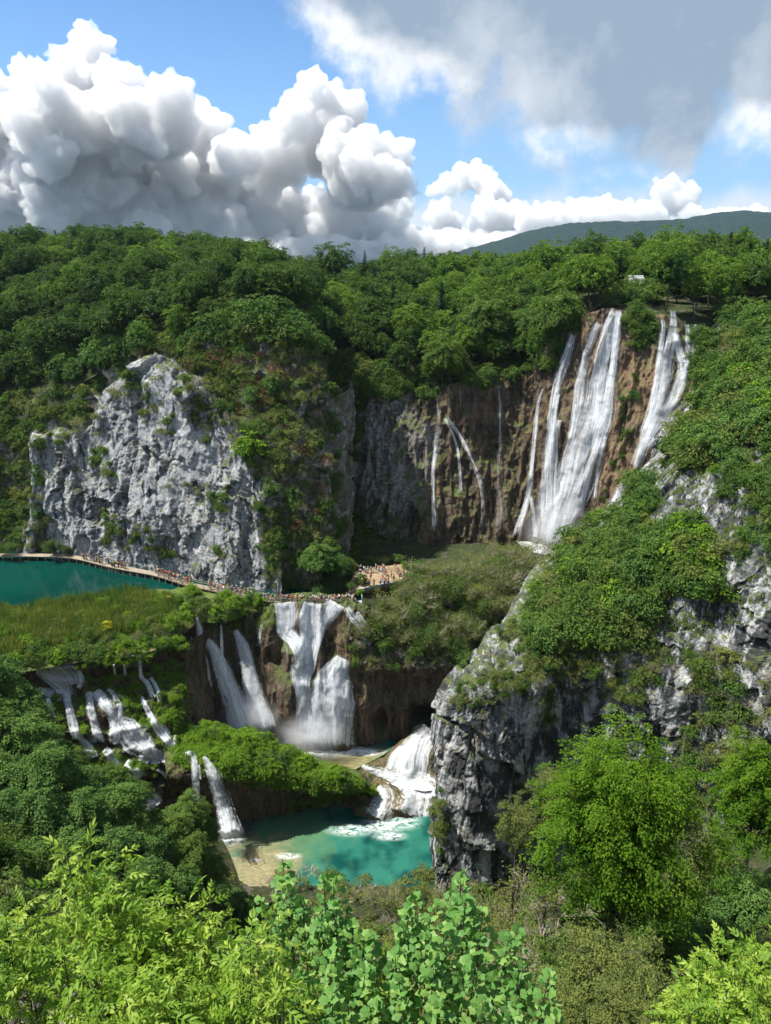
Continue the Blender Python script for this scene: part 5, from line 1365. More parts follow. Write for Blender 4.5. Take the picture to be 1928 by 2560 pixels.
fall('tallest broad white waterfall slanting down the brown wall', [
    [(1543, 774, 28), (1524, 820, 40), (1508, 884, 46), (1494, 965, 56), (1486, 1030, 66), (1472, 1090, 80), (1450, 1160, 90), (1430, 1230, 84), (1405, 1300, 76), (1390, 1368, 80)],
    [(1498, 806, 14), (1478, 850, 20), (1464, 890, 18), (1450, 960, 24), (1444, 1010, 26), (1432, 1080, 24), (1418, 1140, 24), (1408, 1200, 30)],
    [(1548, 776, 14), (1540, 850, 20), (1532, 930, 26), (1522, 1000, 34), (1506, 1070, 40), (1480, 1140, 36)],
    [(1520, 1020, 20), (1500, 1080, 16), (1482, 1150, 14), (1462, 1230, 14), (1450, 1300, 12)], [(1514, 1090, 12), (1496, 1170, 10), (1486, 1250, 10)],
    [(1440, 1010, 12), (1434, 1060, 14), (1424, 1100, 12)]], AW, 'heavy', 2, .4)
fall('long pale waterfall left of the tallest one, dropping off a dark ledge', [
    [(1434, 836, 14), (1424, 870, 20), (1408, 920, 24), (1392, 965, 24), (1383, 1023, 24), (1376, 1100, 28), (1372, 1200, 36), (1368, 1290, 44), (1362, 1362, 56)],
    [(1396, 985, 8), (1382, 1060, 10), (1366, 1160, 14), (1350, 1290, 20)], [(1400, 1050, 14), (1392, 1090, 12), (1388, 1180, 16), (1382, 1280, 26), (1378, 1365, 40)]], AW, 'heavy', 2, .5)
fall('narrow white ribbon falling between the dark wall and the long pale waterfall', [
    [(1358, 970, 8), (1345, 1010, 8), (1336, 1090, 12), (1328, 1180, 12), (1318, 1250, 16), (1300, 1310, 18), (1290, 1345, 22)], [(1325, 1240, 10), (1335, 1300, 12), (1340, 1345, 14)]], AW, 'heavy', 1, .4)
fall('branching waterfall at the right end of the brown wall', [
    [(1682, 774, 12), (1684, 810, 20), (1680, 850, 30), (1668, 900, 34), (1658, 960, 34), (1642, 1030, 36), (1620, 1090, 36), (1600, 1140, 30), (1584, 1175, 20)],
    [(1655, 800, 8), (1658, 820, 12), (1650, 880, 14), (1642, 950, 14), (1628, 1020, 18), (1606, 1090, 22)],
    [(1690, 830, 14), (1700, 884, 20), (1708, 925, 24), (1692, 975, 30), (1670, 1025, 34), (1640, 1080, 34), (1612, 1120, 26)],
    [(1718, 810, 12), (1720, 860, 14), (1716, 910, 16), (1704, 950, 18)], [(1738, 810, 10), (1738, 850, 12), (1730, 900, 12)], [(1754, 812, 8), (1752, 850, 8)]], AW, 'heavy', 2, .35)
fall('short lower plunge half hidden by the green slope', [[(1578, 1182, 10), (1560, 1215, 24), (1540, 1250, 36), (1522, 1290, 40), (1512, 1320, 44)]], AW, 'heavy', 2, .4)
fall('forked thin waterfall on the shaded side of the brown wall', [
    [(1090, 985, 4), (1096, 1030, 8), (1098, 1060, 10), (1090, 1120, 13), (1083, 1180, 12), (1084, 1260, 12), (1090, 1335, 30)],
    [(1110, 1045, 6), (1130, 1080, 8), (1145, 1130, 10), (1150, 1180, 10), (1152, 1240, 12)], [(1118, 1045, 7), (1150, 1090, 9), (1180, 1150, 12), (1200, 1200, 13), (1208, 1260, 12), (1212, 1335, 24)]], AW, 'heavy', 1, .35, opac=.9)
fall('faint veil of water in the middle of the dark brown wall', [[(1246, 950, 22), (1250, 1050, 22), (1252, 1180, 22), (1258, 1340, 40)], [(1125, 965, 14), (1128, 1030, 16)], [(1150, 970, 8), (1152, 1040, 10)], [(1298, 1180, 5), (1290, 1250, 8), (1284, 1340, 14)]], AW, 'mid', 1, .35, opac=.7)
# central falls
WID = 1.35
TBR = ['travertine_barrier']
fall('leftmost shaded fall of the travertine barrier, by the cascades', [[(476, 1588, 10), (488, 1638, 22), (500, 1690, 30), (510, 1740, 34), (518, 1790, 40)], [(452, 1657, 10), (460, 1700, 20), (470, 1750, 22)], [(446, 1710, 8), (456, 1762, 14)]], TBR, 'mid', 2, .5, free=.5)
fall('curved shaded fall arching from the barrier, second from the left', [[(494, 1540, 8), (503, 1588, 18), (534, 1622, 24), (557, 1676, 38), (580, 1734, 48), (603, 1795, 56), (612, 1825, 70)], [(500, 1600, 8), (515, 1660, 12), (524, 1720, 16)]], TBR, 'dense', 2, .6, free=.6)
fall('broad shaded fall arching from the barrier, third from the left', [[(588, 1575, 12), (604, 1610, 22), (618, 1660, 34), (630, 1714, 42), (645, 1770, 50), (660, 1828, 70)], [(553, 1560, 5), (555, 1640, 8), (558, 1700, 8)]], TBR, 'dense', 2, .6, free=.6)
fall('small stepped rivulets over the mossy knobs beside the central fall', [[(626, 1528, 8), (632, 1560, 14), (645, 1590, 16), (640, 1620, 12)], [(655, 1560, 8), (648, 1600, 12)], [(700, 1712, 8), (692, 1740, 10), (682, 1775, 8)], [(716, 1605, 8), (720, 1660, 8)], [(692, 1560, 8), (704, 1585, 10)]], TBR, 'mid', 1, .3)
fall('great central waterfall pouring from under the boardwalk', [
    [(712, 1505, 44), (716, 1545, 40), (714, 1577, 34), (734, 1598, 32), (754, 1630, 34), (758, 1667, 40)],
    [(782, 1506, 40), (776, 1545, 58), (774, 1580, 48), (771, 1611, 40), (768, 1667, 32), (757, 1705, 30), (762, 1760, 40), (764, 1845, 56)],
    [(840, 1506, 46), (826, 1530, 38), (804, 1567, 28), (791, 1611, 22), (780, 1655, 20), (770, 1690, 20)],
    [(858, 1645, 26), (848, 1665, 44), (834, 1698, 74), (828, 1745, 94), (822, 1795, 102), (818, 1866, 112)], [(812, 1700, 30), (796, 1750, 40), (788, 1860, 56)],
    [(740, 1660, 26), (745, 1700, 24), (752, 1740, 20)]], TBR, 'dense', 2, .45)
fall('tumbling side stream to the right of the great central waterfall', [[(866, 1518, 16), (880, 1540, 20), (899, 1562, 22), (912, 1588, 20), (918, 1618, 22)], [(890, 1530, 10), (905, 1550, 12), (922, 1572, 10)]], TBR, 'foam', 2, .4)
fall('thin grey fall over the brown overhang beside the pale rock', [[(1114, 1620, 8), (1118, 1670, 12), (1122, 1730, 14), (1124, 1800, 14)]], TBR, 'mid', 1, .5)
# left cascades
WID = 1.5
TK2 = ['cascade_slope']
fall('foaming shallow basin at the top of the left cascades', [[(60, 1652, 8), (110, 1656, 16), (150, 1668, 30), (176, 1692, 38), (182, 1714, 34)], [(90, 1676, 12), (130, 1694, 30), (160, 1716, 36), (158, 1738, 30)], [(100, 1726, 14), (140, 1740, 20), (180, 1740, 18)], [(196, 1676, 10), (204, 1700, 12), (196, 1722, 12)]], TK2, 'dense', 2, .2, name='cascade', cat='cascade')
fall('lowest left cascade glimpsed through the edge of the wood', [[(120, 1745, 12), (126, 1775, 14), (134, 1800, 12)], [(205, 1850, 14), (222, 1872, 22), (232, 1896, 26)], [(262, 1872, 18), (280, 1890, 22), (300, 1912, 26)], [(315, 1905, 18), (338, 1922, 24), (352, 1945, 26)]], TK2, 'dense', 2, .2, name='cascade', cat='cascade')
fall('narrow white cascade dropping behind the dark trees on the left', [[(166, 1740, 16), (177, 1787, 18), (186, 1825, 20), (192, 1850, 16)], [(196, 1838, 12), (206, 1852, 12)], [(118, 1745, 8), (124, 1772, 8)]], TK2, 'casc', 2, .25, name='cascade', cat='cascade')
fall('wide fanning white cascade in the middle of the left steps', [
    [(224, 1728, 16), (227, 1772, 18), (238, 1818, 22), (246, 1860, 34)], [(236, 1730, 26), (256, 1752, 30), (277, 1782, 24), (284, 1812, 18), (280, 1845, 18)],
    [(268, 1722, 8), (284, 1736, 14), (300, 1770, 20), (302, 1795, 22), (319, 1820, 44), (336, 1846, 66), (356, 1864, 50), (380, 1884, 30), (410, 1894, 20), (434, 1922, 26), (453, 1942, 26)],
    [(298, 1812, 10), (290, 1836, 18), (286, 1862, 16)], [(345, 1896, 12), (375, 1900, 18), (400, 1896, 16)], [(318, 1838, 16), (318, 1862, 18)]], TK2, 'casc', 2, .25, name='cascade', cat='cascade')
fall('white threads trickling between the upper tussocks', [[(350, 1649, 6), (353, 1691, 9), (369, 1709, 10), (384, 1745, 14)], [(376, 1694, 8), (392, 1720, 8), (400, 1755, 8)], [(284, 1660, 5), (288, 1690, 6)], [(310, 1660, 5), (314, 1690, 5)], [(296, 1736, 8), (310, 1745, 8)]], TK2, 'casc', 2, .25, name='cascade', cat='cascade')
fall('thin winding cascade beside the mossy tussocks', [[(353, 1741, 8), (373, 1780, 14), (392, 1818, 18), (419, 1849, 20), (442, 1878, 20)], [(400, 1812, 10), (414, 1826, 14), (420, 1842, 12)], [(440, 1838, 6), (436, 1862, 8)]], TK2, 'casc', 2, .25, name='cascade', cat='cascade')
fall('white cascade half covered by leaves above the dark wood', [[(350, 1968, 18), (369, 1995, 40), (388, 2020, 44)], [(392, 1922, 6), (408, 1932, 8), (424, 1950, 10)], [(460, 1985, 10), (474, 2020, 12)]], TK2, 'casc', 2, .3, name='cascade', cat='cascade')
fall('straight slim fall at the lip before the lower pool', [[(463, 1884, 12), (482, 1889, 18), (488, 1926, 15), (490, 1970, 15), (493, 2025, 18)], [(498, 1910, 5), (502, 1950, 5)]], ['cascade_slope', 'mossy_mound'], 'casc', 2, .5, free=.5)
fall('slanting slim fall that lands in the lower pool', [[(508, 1890, 8), (526, 1918, 20), (542, 1964, 32), (560, 2022, 36), (575, 2085, 44)]], ['cascade_slope', 'mossy_mound'], 'casc', 2, .6, free=.6)
# right lower steps
WID = 1.4
CS = ['cascade_steps']
fall('double white chute feeding the foaming steps beside the pale rock', [[(1080, 1828, 44), (1060, 1850, 60), (1048, 1885, 60), (1040, 1945, 56)], [(1046, 1842, 24), (1028, 1860, 30), (1008, 1888, 34), (994, 1930, 34)], [(1004, 1868, 14), (984, 1895, 22), (974, 1925, 20)]], CS, 'heavy', 2, .2)
fall('foaming rapids running over the low steps into the lower pool', [
    [(905, 1913, 8), (935, 1926, 16), (975, 1938, 26), (1010, 1955, 40), (1040, 1980, 70), (1038, 2010, 80), (1030, 2042, 90)],
    [(945, 1966, 16), (962, 1985, 40), (955, 2012, 50), (940, 2046, 66)], [(1000, 1932, 30), (1035, 1950, 50), (1075, 1968, 50), (1085, 1995, 40)]], CS, 'foam', 2, .18, name='rapids', cat='rapids')

# spray hanging where the big falls land
def mist(px, py, Y, r, dens, label):
    m = bpy.data.materials.new('mist'); m.use_nodes = True; T = NT(m.node_tree)
    oc = T.n('ShaderNodeTexCoord').outputs['Object']
    ln = T.n('ShaderNodeVectorMath', {0: oc}, operation='LENGTH').outputs['Value']
    f = T.m('MULTIPLY', T.ramp(ln, 1.0, .1), T.ramp(T.noise(oc, 2.2, 3), .3, .7, .3, 1.5))
    vo = T.n('ShaderNodeVolumePrincipled', {'Color': (.95, .97, 1, 1), 'Density': T.m('MULTIPLY', f, dens), 'Anisotropy': .1})
    T.n('ShaderNodeOutputMaterial', {'Volume': vo.outputs[0]})
    bm_v, bm_f = [], []
    n = 20; th = np.linspace(0, np.pi, 11); ph = np.arange(n) / n * 2 * np.pi
    V = np.array([[math.sin(t) * math.cos(p), math.sin(t) * math.sin(p), math.cos(t)] for t in th for p in ph])
    idx = np.arange(11 * n).reshape(11, n); nx = np.roll(idx, -1, 1); F = np.stack([idx[:-1], idx[1:], nx[1:], nx[:-1]], -1).reshape(-1, 4)
    o = ob('spray_mist', mesh_np('spray_mist', V, F, [m]), loc=tuple(P(px, py, Y=Y)), kind='stuff'); o.scale = r
mist(775, 1835, 130, (9, 4.5, 5.5), .28, '')
mist(625, 1795, 132, (8, 4, 6), .22, '')
mist(1385, 1325, 170, (10, 6, 11), .12, '')
mist(575, 2080, 108.5, (3.2, 2.5, 2.2), .3, '')
# ------------------------------------------------------------------ boardwalk, crowded earth bank, people, lookout roof
def boxes(lst):
    """(centre, half sizes, rotz) -> V, F"""
    parts = []
    b = np.array([[x, y, z] for z in (-1, 1) for y in (-1, 1) for x in (-1, 1)], float)
    f = np.array([[2, 3, 1, 0], [5, 7, 6, 4], [1, 5, 4, 0], [6, 7, 3, 2], [4, 6, 2, 0], [3, 7, 5, 1]])
    for c, h, a in lst:
        v = b * np.array(h); ca, sa = math.cos(a), math.sin(a)
        parts.append((np.stack([v[:, 0] * ca - v[:, 1] * sa, v[:, 0] * sa + v[:, 1] * ca, v[:, 2]], -1) + np.array(c), f))
    return join(parts)
DECK = 36.15
WP = [(-160, 1386), (-60, 1387), (100, 1388), (170, 1391), (215, 1398), (270, 1412), (330, 1424), (390, 1435), (440, 1450), (480, 1462), (530, 1472), (570, 1481), (620, 1492), (680, 1500), (760, 1505), (830, 1506), (890, 1500)]
wpath = cr1(np.array([P(x, y, Z=DECK) for x, y in WP]), 900)
seg = np.linalg.norm(np.diff(wpath, axis=0), axis=1); cum = np.concatenate([[0], np.cumsum(seg)]); WL = cum[-1]
def at_walk(s):
    i = int(np.clip(np.searchsorted(cum, s) - 1, 0, len(wpath) - 2)); t = wpath[i + 1] - wpath[i]
    return wpath[i] + t * (s - cum[i]) / max(seg[i], 1e-6), math.atan2(t[1], t[0])
bw = ob('boardwalk', None, loc=tuple(wpath[450]), label='long narrow wooden boardwalk curving along the foot of the pale cliff over the falls', cat='boardwalk')
def wpart(name, lst, kind='stuff'):
    V, F = boxes(lst); V = V - wpath[450]
    return ob(name, mesh_np(name, V, F, [M['wood']], smooth=False), bw, kind=kind)
rng = random.Random(3); pl, pil, rl = [], [], []
s = 0
while s < WL:
    p, a = at_walk(s); pl.append((p + np.array([0, 0, rng.uniform(-.015, .015)]), (.13, .95 + rng.uniform(-.04, .04), .03), a)); s += .29
wpart('plank', pl)
s = 0
while s < WL:
    p, a = at_walk(s); nx, ny = -math.sin(a), math.cos(a)
    for sd_ in (-.75, .75):
        pil.append((p + np.array([nx * sd_, ny * sd_, -.75]), (.07, .07, .75), a))
    s += 2.2
wpart('pile', pil)
bl = []
s = 0
while s < WL - 2:
    p, a = at_walk(s); p2, _ = at_walk(s + 2); c = (p + p2) / 2; nx, ny = -math.sin(a), math.cos(a)
    for sd_ in (-.8, .8): bl.append((c + np.array([nx * sd_, ny * sd_, -.12]), (1.0, .05, .09), math.atan2(p2[1] - p[1], p2[0] - p[0])))
    s += 2
wpart('beam', bl)
s = WL * .56
while s < WL - 2:
    p, a = at_walk(s); p2, a2 = at_walk(s + 2); nx, ny = -math.sin(a), math.cos(a); a3 = math.atan2(p2[1] - p[1], p2[0] - p[0]); c = (p + p2) / 2
    for sd_ in (-.9, .9):
        rl.append((p + np.array([nx * sd_, ny * sd_, .5]), (.05, .05, .55), a))
        for hh in (.55, 1.0): rl.append((c + np.array([nx * sd_, ny * sd_, hh]), (1.02, .035, .05), a3))
    s += 2
wpart('railing', rl)

bk = loft('earth_bank', [[P(x, y, Z=z) for x, y in r] for z, r in (
    (35.2, [(868, 1492), (905, 1486), (960, 1476), (1025, 1462)]), (36.9, [(872, 1478), (905, 1472), (960, 1463), (1022, 1448)]),
    (37.2, [(878, 1455), (910, 1446), (960, 1438), (1024, 1428)]), (37.4, [(886, 1428), (920, 1420), (965, 1414), (1026, 1408)]))], 60, 50, d_soft(.18, 2, 33), M['sand'], kind='structure')
for i, (px_, py_, s_, kd) in enumerate([(1022, 1446, .8, 'leafingbush'), (1014, 1424, .9, 'bush'), (1004, 1466, .7, 'olivebush'), (876, 1474, .8, 'bush'), (890, 1430, 1.0, 'olivebush'), (925, 1414, .9, 'darkbush'), (960, 1410, 1.1, 'leafingbush'), (995, 1408, 1.0, 'bush'),
        (1034, 1430, 1.1, 'bush'), (1030, 1462, .9, 'barebush'), (985, 1474, .5, 'bush'), (900, 1486, .6, 'brightbush'), (945, 1482, .5, 'olivebush')]):
    plant('bank_bush', kd, P(px_, py_, Z=36.9), s_, i, KINDW[kd] + ' bush on the ' + ('front' if py_ > 1464 else 'right' if px_ > 1000 else 'left' if px_ < 895 else 'back') + ' edge of the crowded earth bank', 'bush', 'bushes edging the crowded earth bank')
st = []
rng = random.Random(14)
for i in range(26):
    f = i / 25; q = P(900 + 120 * f, 1474 - 24 * f, Z=36.9); st.append((q, (rng.uniform(.3, .5), .25, rng.uniform(.25, .4)), rng.uniform(-.3, .3)))
V, F = boxes(st)
ob('stone_kerb', mesh_np('stone_kerb', V, F, [M['lime']], smooth=False, attrs={'crack': np.zeros(len(V))}), label='low line of stones edging the crowded earth bank above the water', cat='kerb')

# --- people
def skin(name, verts, edges, rad, mat, root=0, sub=1):
    me = bpy.data.meshes.new(name); me.from_pydata(verts, edges, [])
    o = bpy.data.objects.new(name, me); COL.objects.link(o)
    md = o.modifiers.new('s', 'SKIN'); md.use_smooth_shade = True
    for i, r in enumerate(rad):
        me.skin_vertices[0].data[i].radius = (r, r) if not hasattr(r, '__len__') else r
        me.skin_vertices[0].data[i].use_root = (i == root)
    sb = o.modifiers.new('u', 'SUBSURF'); sb.levels = sub; sb.render_levels = sub
    dg = bpy.context.evaluated_depsgraph_get(); out = bpy.data.meshes.new_from_object(o.evaluated_get(dg))
    out.name = name; out.materials.clear(); out.materials.append(mat)
    bpy.data.objects.remove(o); return out
def pose(kind):
    st = {'walk': (.18, -.16, .22, -.2), 'stand': (.03, -.02, .05, .0), 'rail': (.02, .0, .35, .33), 'point': (.05, -.03, .5, .02), 'step': (-.14, .2, -.18, .2)}[kind]
    a, b, la, ra = st
    el = {'rail': .25, 'point': .35}.get(kind, .08)
    v = [(0, 0, .95), (0, 0, 1.2), (0, 0, 1.40), (0, 0, 1.50), (.01, 0, 1.60), (.02, 0, 1.68),                      # pelvis chest base neck head
         (0, .17, 1.40), (la * .4, .23, 1.15), (la + el, .22, 1.0 + (.15 if kind in ('rail', 'point') else -.08)),
         (0, -.17, 1.40), (ra * .4, -.23, 1.15), (ra + el, -.22, 1.0 + (.15 if kind == 'rail' else -.08)),
         (0, .09, .90), (a * .5 + .02, .10, .50), (a - .02, .10, .08), (a + .12, .11, .03),
         (0, -.09, .90), (b * .5 + .02, -.10, .50), (b - .02, -.10, .08), (b + .12, -.11, .03)]
    e = [(0, 1), (1, 2), (2, 3), (3, 4), (4, 5), (2, 6), (6, 7), (7, 8), (2, 9), (9, 10), (10, 11), (0, 12), (12, 13), (13, 14), (14, 15), (0, 16), (16, 17), (17, 18), (18, 19)]
    r = [(.13, .15), (.12, .15), (.10, .13), .055, .095, .075, .06, .042, .03, .06, .042, .03, .085, .058, .038, .035, .085, .058, .038, .035]
    return v, e, r
BODY = []
for kd in ('walk', 'stand', 'rail', 'point', 'step'):
    v, e, r = pose(kd)
    body = skin('body', v, e, r, M['skin'])
    g = lambda x, k=1.2: tuple(i * k for i in x) if hasattr(x, '__len__') else x * k
    sv = [v[i] for i in (0, 1, 2, 6, 7, 9, 10)]; sr = [g(r[0], 1.1), g(r[1], 1.18), g(r[2], 1.15), .078, .062, .078, .062]
    shirt = skin('shirt', sv, [(0, 1), (1, 2), (2, 3), (3, 4), (2, 5), (5, 6)], sr, M['cloth'])
    tl = []
    for long_ in (0, 1):
        k1 = [tuple(np.array(v[13]) * (1 - f) + np.array(v[12]) * f) for f in ((.12,) if not long_ else (0,))][0]
        k2 = tuple(np.array(v[17]) * .88 + np.array(v[16]) * .12) if not long_ else v[17]
        tv = [v[0], v[12], k1, v[16], k2] + ([v[14], v[18]] if long_ else []); te = [(0, 1), (1, 2), (0, 3), (3, 4)] + ([(2, 5), (4, 6)] if long_ else [])
        tl.append(skin('trousers' if long_ else 'shorts', tv, te, [(.145, .165), .105, .085, .105, .085] + ([.06, .06] if long_ else []), M['cloth']))
    hv = [(v[5][0] - .02, 0, v[5][2] + .01), (v[5][0] - .05, 0, v[5][2] - .06), (v[5][0] + .03, 0, v[5][2] + .045)]
    hair = skin('hair', hv, [(0, 1), (0, 2)], [.095, .085, .07], M['hair'])
    hat = skin('hat', [(v[5][0], 0, v[5][2] + .02), (v[5][0], 0, v[5][2] + .09), (v[5][0] + .14, 0, v[5][2] + .02)], [(0, 1), (0, 2)], [.105, .08, .05], M['cloth'])
    pack = skin('backpack', [(-.2, 0, 1.12), (-.2, 0, 1.38)], [(0, 1)], [(.10, .14), (.09, .12)], M['cloth'])
    BODY.append((kd, body, shirt, tl, hair, hat, pack))
CL = {'white': (.78, .78, .76), 'black': (.02, .02, .022), 'red': (.55, .05, .04), 'navy blue': (.02, .035, .12), 'light blue': (.18, .42, .62), 'pink': (.66, .25, .28), 'grey': (.25, .25, .26),
      'orange': (.65, .20, .05), 'green': (.08, .22, .08), 'yellow': (.65, .5, .08), 'turquoise': (.04, .45, .45), 'beige': (.45, .36, .25)}
PC = 0
def person(loc, rz, where, rng, group, cols=None):
    global PC
    kd, body, shirt, tl, hair, hat, pack = BODY[PC % 5]; PC += 1
    sc_ = rng.choice(cols or ['white', 'white', 'black', 'red', 'navy blue', 'light blue', 'pink', 'grey', 'orange', 'white', 'beige', 'green', 'yellow', 'turquoise']); tc = rng.choice(['black', 'navy blue', 'grey', 'beige', 'light blue', 'black'])
    lg = rng.random() < .4; ht = rng.random() < .3; pk = rng.random() < .35
    lb = '%s shirt, %s %s%s%s, %s' % (sc_, tc, 'trousers' if lg else 'shorts', ', hat' if ht else '', ', backpack' if pk else '', where)
    e = ob('person', None, loc=tuple(loc), label=lb, cat='person', group=group); e.rotation_euler = (0, 0, rz); k = rng.uniform(.96, 1.12); e.scale = (k, k, k)
    ob('body', body, e); x = ob('shirt', shirt, e); x.color = (*CL[sc_], 1); x = ob('trousers' if lg else 'shorts', tl[1 if lg else 0], e); x.color = (*CL[tc], 1)
    if ht: x = ob('hat', hat, e); x.color = (*CL[rng.choice(['white', 'beige', 'red', 'navy blue'])], 1)
    else: ob('hair', hair, e)
    if pk: x = ob('backpack', pack, e); x.color = (*CL[rng.choice(['black', 'red', 'navy blue', 'green', 'grey'])], 1)
rng = random.Random(77)
def s_of(px):
    return cum[int(np.argmin([abs(to_px(q)[0] - px) for q in wpath]))]
for x0, x1, n, where in [(205, 320, 26, 'on the lakeside boardwalk, left stretch'), (385, 482, 34, 'on the boardwalk where the lake narrows'), (520, 640, 34, 'on the railed boardwalk behind bushes'),
                         (640, 760, 28, 'on railed boardwalk left of central fall'), (775, 885, 30, 'on boardwalk end above central fall')]:
    s0, s1 = s_of(x0), s_of(x1)
    for i in range(n):
        s = s0 + (s1 - s0) * (i + rng.uniform(.1, .9)) / n; p, a = at_walk(s); off = rng.uniform(-.6, .6); f = rng.random()
        person(p + np.array([-math.sin(a) * off, math.cos(a) * off, .03]), a + (0 if f < .5 else math.pi) + rng.uniform(-.4, .4) if f < .8 else a - math.pi / 2 + rng.uniform(-.5, .5), where, rng, 'visitors walking on the boardwalk')
bkb = BVHTree.FromPolygons(TERR[-1][1].tolist(), TERR[-1][2].tolist())
n = 0
while n < 42:
    x, y = rng.uniform(890, 1018), rng.uniform(1422, 1472); d = Vector(ray(x, y)).normalized(); h = bkb.ray_cast(ORG, d, 400)
    if h[0] is None: continue
    person(h[0], rng.uniform(0, 6.28), 'on the sunny earth bank', rng, 'visitors gathered on the earth bank', ['white', 'red', 'pink', 'turquoise', 'black', 'beige', 'orange', 'white']); n += 1
for lst in ([(905, 1440, .3), (935, 1432, -.1)],):
    for i, (x, y, a) in enumerate(lst):
        q = P(x, y, Z=37.35); e = ob('bench', None, loc=tuple(q), label=['wooden bench at the back of the crowded earth bank, left one', 'wooden bench at the back of the crowded earth bank, right one'][i], cat='bench'); e.rotation_euler = (0, 0, a)
        v, f = boxes([((0, 0, .45), (.9, .2, .04), 0)]); ob('seat', mesh_np('seat', v, f, [M['wood']], smooth=False), e)
        for sx in (-.7, .7): v, f = boxes([((sx, 0, .2), (.05, .18, .21), 0)]); ob('leg', mesh_np('leg', v, f, [M['wood']], smooth=False), e)

# --- lookout pavilion in the trees above the falls
t = P(1588, 700, Y=206); g = drop(t[0], t[1], ['plateau_ground']); gz = g.z if g else 92
pv = ob('lookout_pavilion', None, loc=(t[0], t[1], gz), label='small lookout with a pale shingled roof among the trees above the tall falls', cat='pavilion'); pv.rotation_euler = (0, 0, .12)
Hh = t[2] - gz
for sx in (-1.9, 1.9):
    for sy in (-1.3, 1.3): v, f = boxes([((sx, sy, Hh / 2 - .6), (.12, .12, Hh / 2), 0)]); ob('post', mesh_np('post', v, f, [M['wood']], smooth=False), pv)
ROWS = 8
rf = ob('roof', mesh_np('roof', *join([boxes([((0, sy_ * 1.1, Hh + .2), (2.3, .05, .05), 0)]) for sy_ in (-1, 1)]), [M['wood']], smooth=False), pv)
for i in range(ROWS):
    for sg in (-1, 1):
        f_ = i / (ROWS - 1); y = sg * (1.9 - 1.75 * f_); z = Hh - .7 + 1.75 * f_
        v, f = boxes([((0, 0, 0), (2.5 - .35 * f_, .17, .03), 0)]); ca, sa = math.cos(-sg * -.72), math.sin(-sg * .72 * -1)
        v = np.stack([v[:, 0], v[:, 1] * math.cos(.6) - v[:, 2] * 0, v[:, 2] - sg * v[:, 1] * math.sin(.6) + (0)], -1) + np.array([0, y, z + .02 * (i % 2)])
        ob('shingle_row', mesh_np('shingle_row', v, f, [M['shingle']], smooth=False), rf)

# ------------------------------------------------------------------ foreground saplings with real leaves
def lens(L, W, fold=.25):
    x = np.array([0, .25, .6, 1.0]) * L; w = np.array([0, .9, .8, 0]) * W / 2
    V = [(0, 0, 0), (x[1], w[1], fold * w[1]), (x[1], 0, -.0), (x[1], -w[1], fold * w[1]), (x[2], w[2], fold * w[2] - .03 * L), (x[2], 0, -.04 * L), (x[2], -w[2], fold * w[2] - .03 * L), (L, 0, -.14 * L)]
    F = [(0, 2, 1, 1), (0, 3, 2, 2), (2, 5, 4, 1), (3, 6, 5, 2), (5, 7, 4, 4), (6, 7, 5, 5)]
    T = [(0, 2, 1), (0, 3, 2), (2, 5, 4), (2, 4, 1), (3, 6, 5), (3, 5, 2), (5, 7, 4), (6, 7, 5)]
    return np.array(V, float), np.array(T)
def rotm(a, ax):
    return np.array(Matrix.Rotation(a, 3, ax))
def compound(pairs, L, ll, lw, seed, droop=.25):
    rg = np.random.default_rng(seed); Vs, Fs, o = [], [], 0
    def put(pos, ang, l, w, pitch):
        nonlocal o
        v, f = lens(l, w); v = v @ rotm(rg.normal() * .55, 'X').T @ rotm(pitch, 'Y').T @ rotm(ang, 'Z').T + pos; Vs.append(v); Fs.append(f + o); o += len(v)
    for i in range(pairs):
        f = (i + 1.2) / (pairs + .6); pos = np.array([L * f, 0, -droop * L * f * f])
        for sg in (-1, 1): put(pos, sg * (1.05 - .35 * f + rg.normal() * .16), ll * (1 - .25 * abs(f - .6)) * rg.uniform(.85, 1.1), lw, .25 + droop * .8 * f)
    put(np.array([L, 0, -droop * L]), 0, ll * 1.1, lw, .3 + droop)
    r = .003; V = np.array([[0, r, 0], [0, -r, 0], [L, -r, -droop * L], [L, r, -droop * L]]); Vs.append(V); Fs.append(np.array([[0, 1, 2], [0, 2, 3]]) + o)
    return np.concatenate(Vs), np.concatenate(Fs)
def palmate(S, seed):
    rg = np.random.default_rng(seed)
    pol = [(-2.6, .55), (-2.1, .74), (-1.7, .66), (-1.15, .92), (-.75, .74), (-.35, .80), (0, 1.02), (.35, .80), (.75, .74), (1.15, .92), (1.7, .66), (2.1, .74), (2.6, .55)]
    V = [(0, 0, 0), (.35 * S, 0, -.02 * S)]
    for a, r in pol:
        r *= S * .62 * rg.uniform(.93, 1.07); x = .28 * S + math.cos(a) * r; y = math.sin(a) * r; V.append((x, y, -.22 * abs(y) - .12 * max(0, x) ** 2 / S + rg.normal() * .015 * S))
    F = [(1, i, i + 1) for i in range(2, 2 + len(pol) - 1)] + [(1, 14, 0), (1, 0, 2)]
    return np.array(V, float), np.array(F)
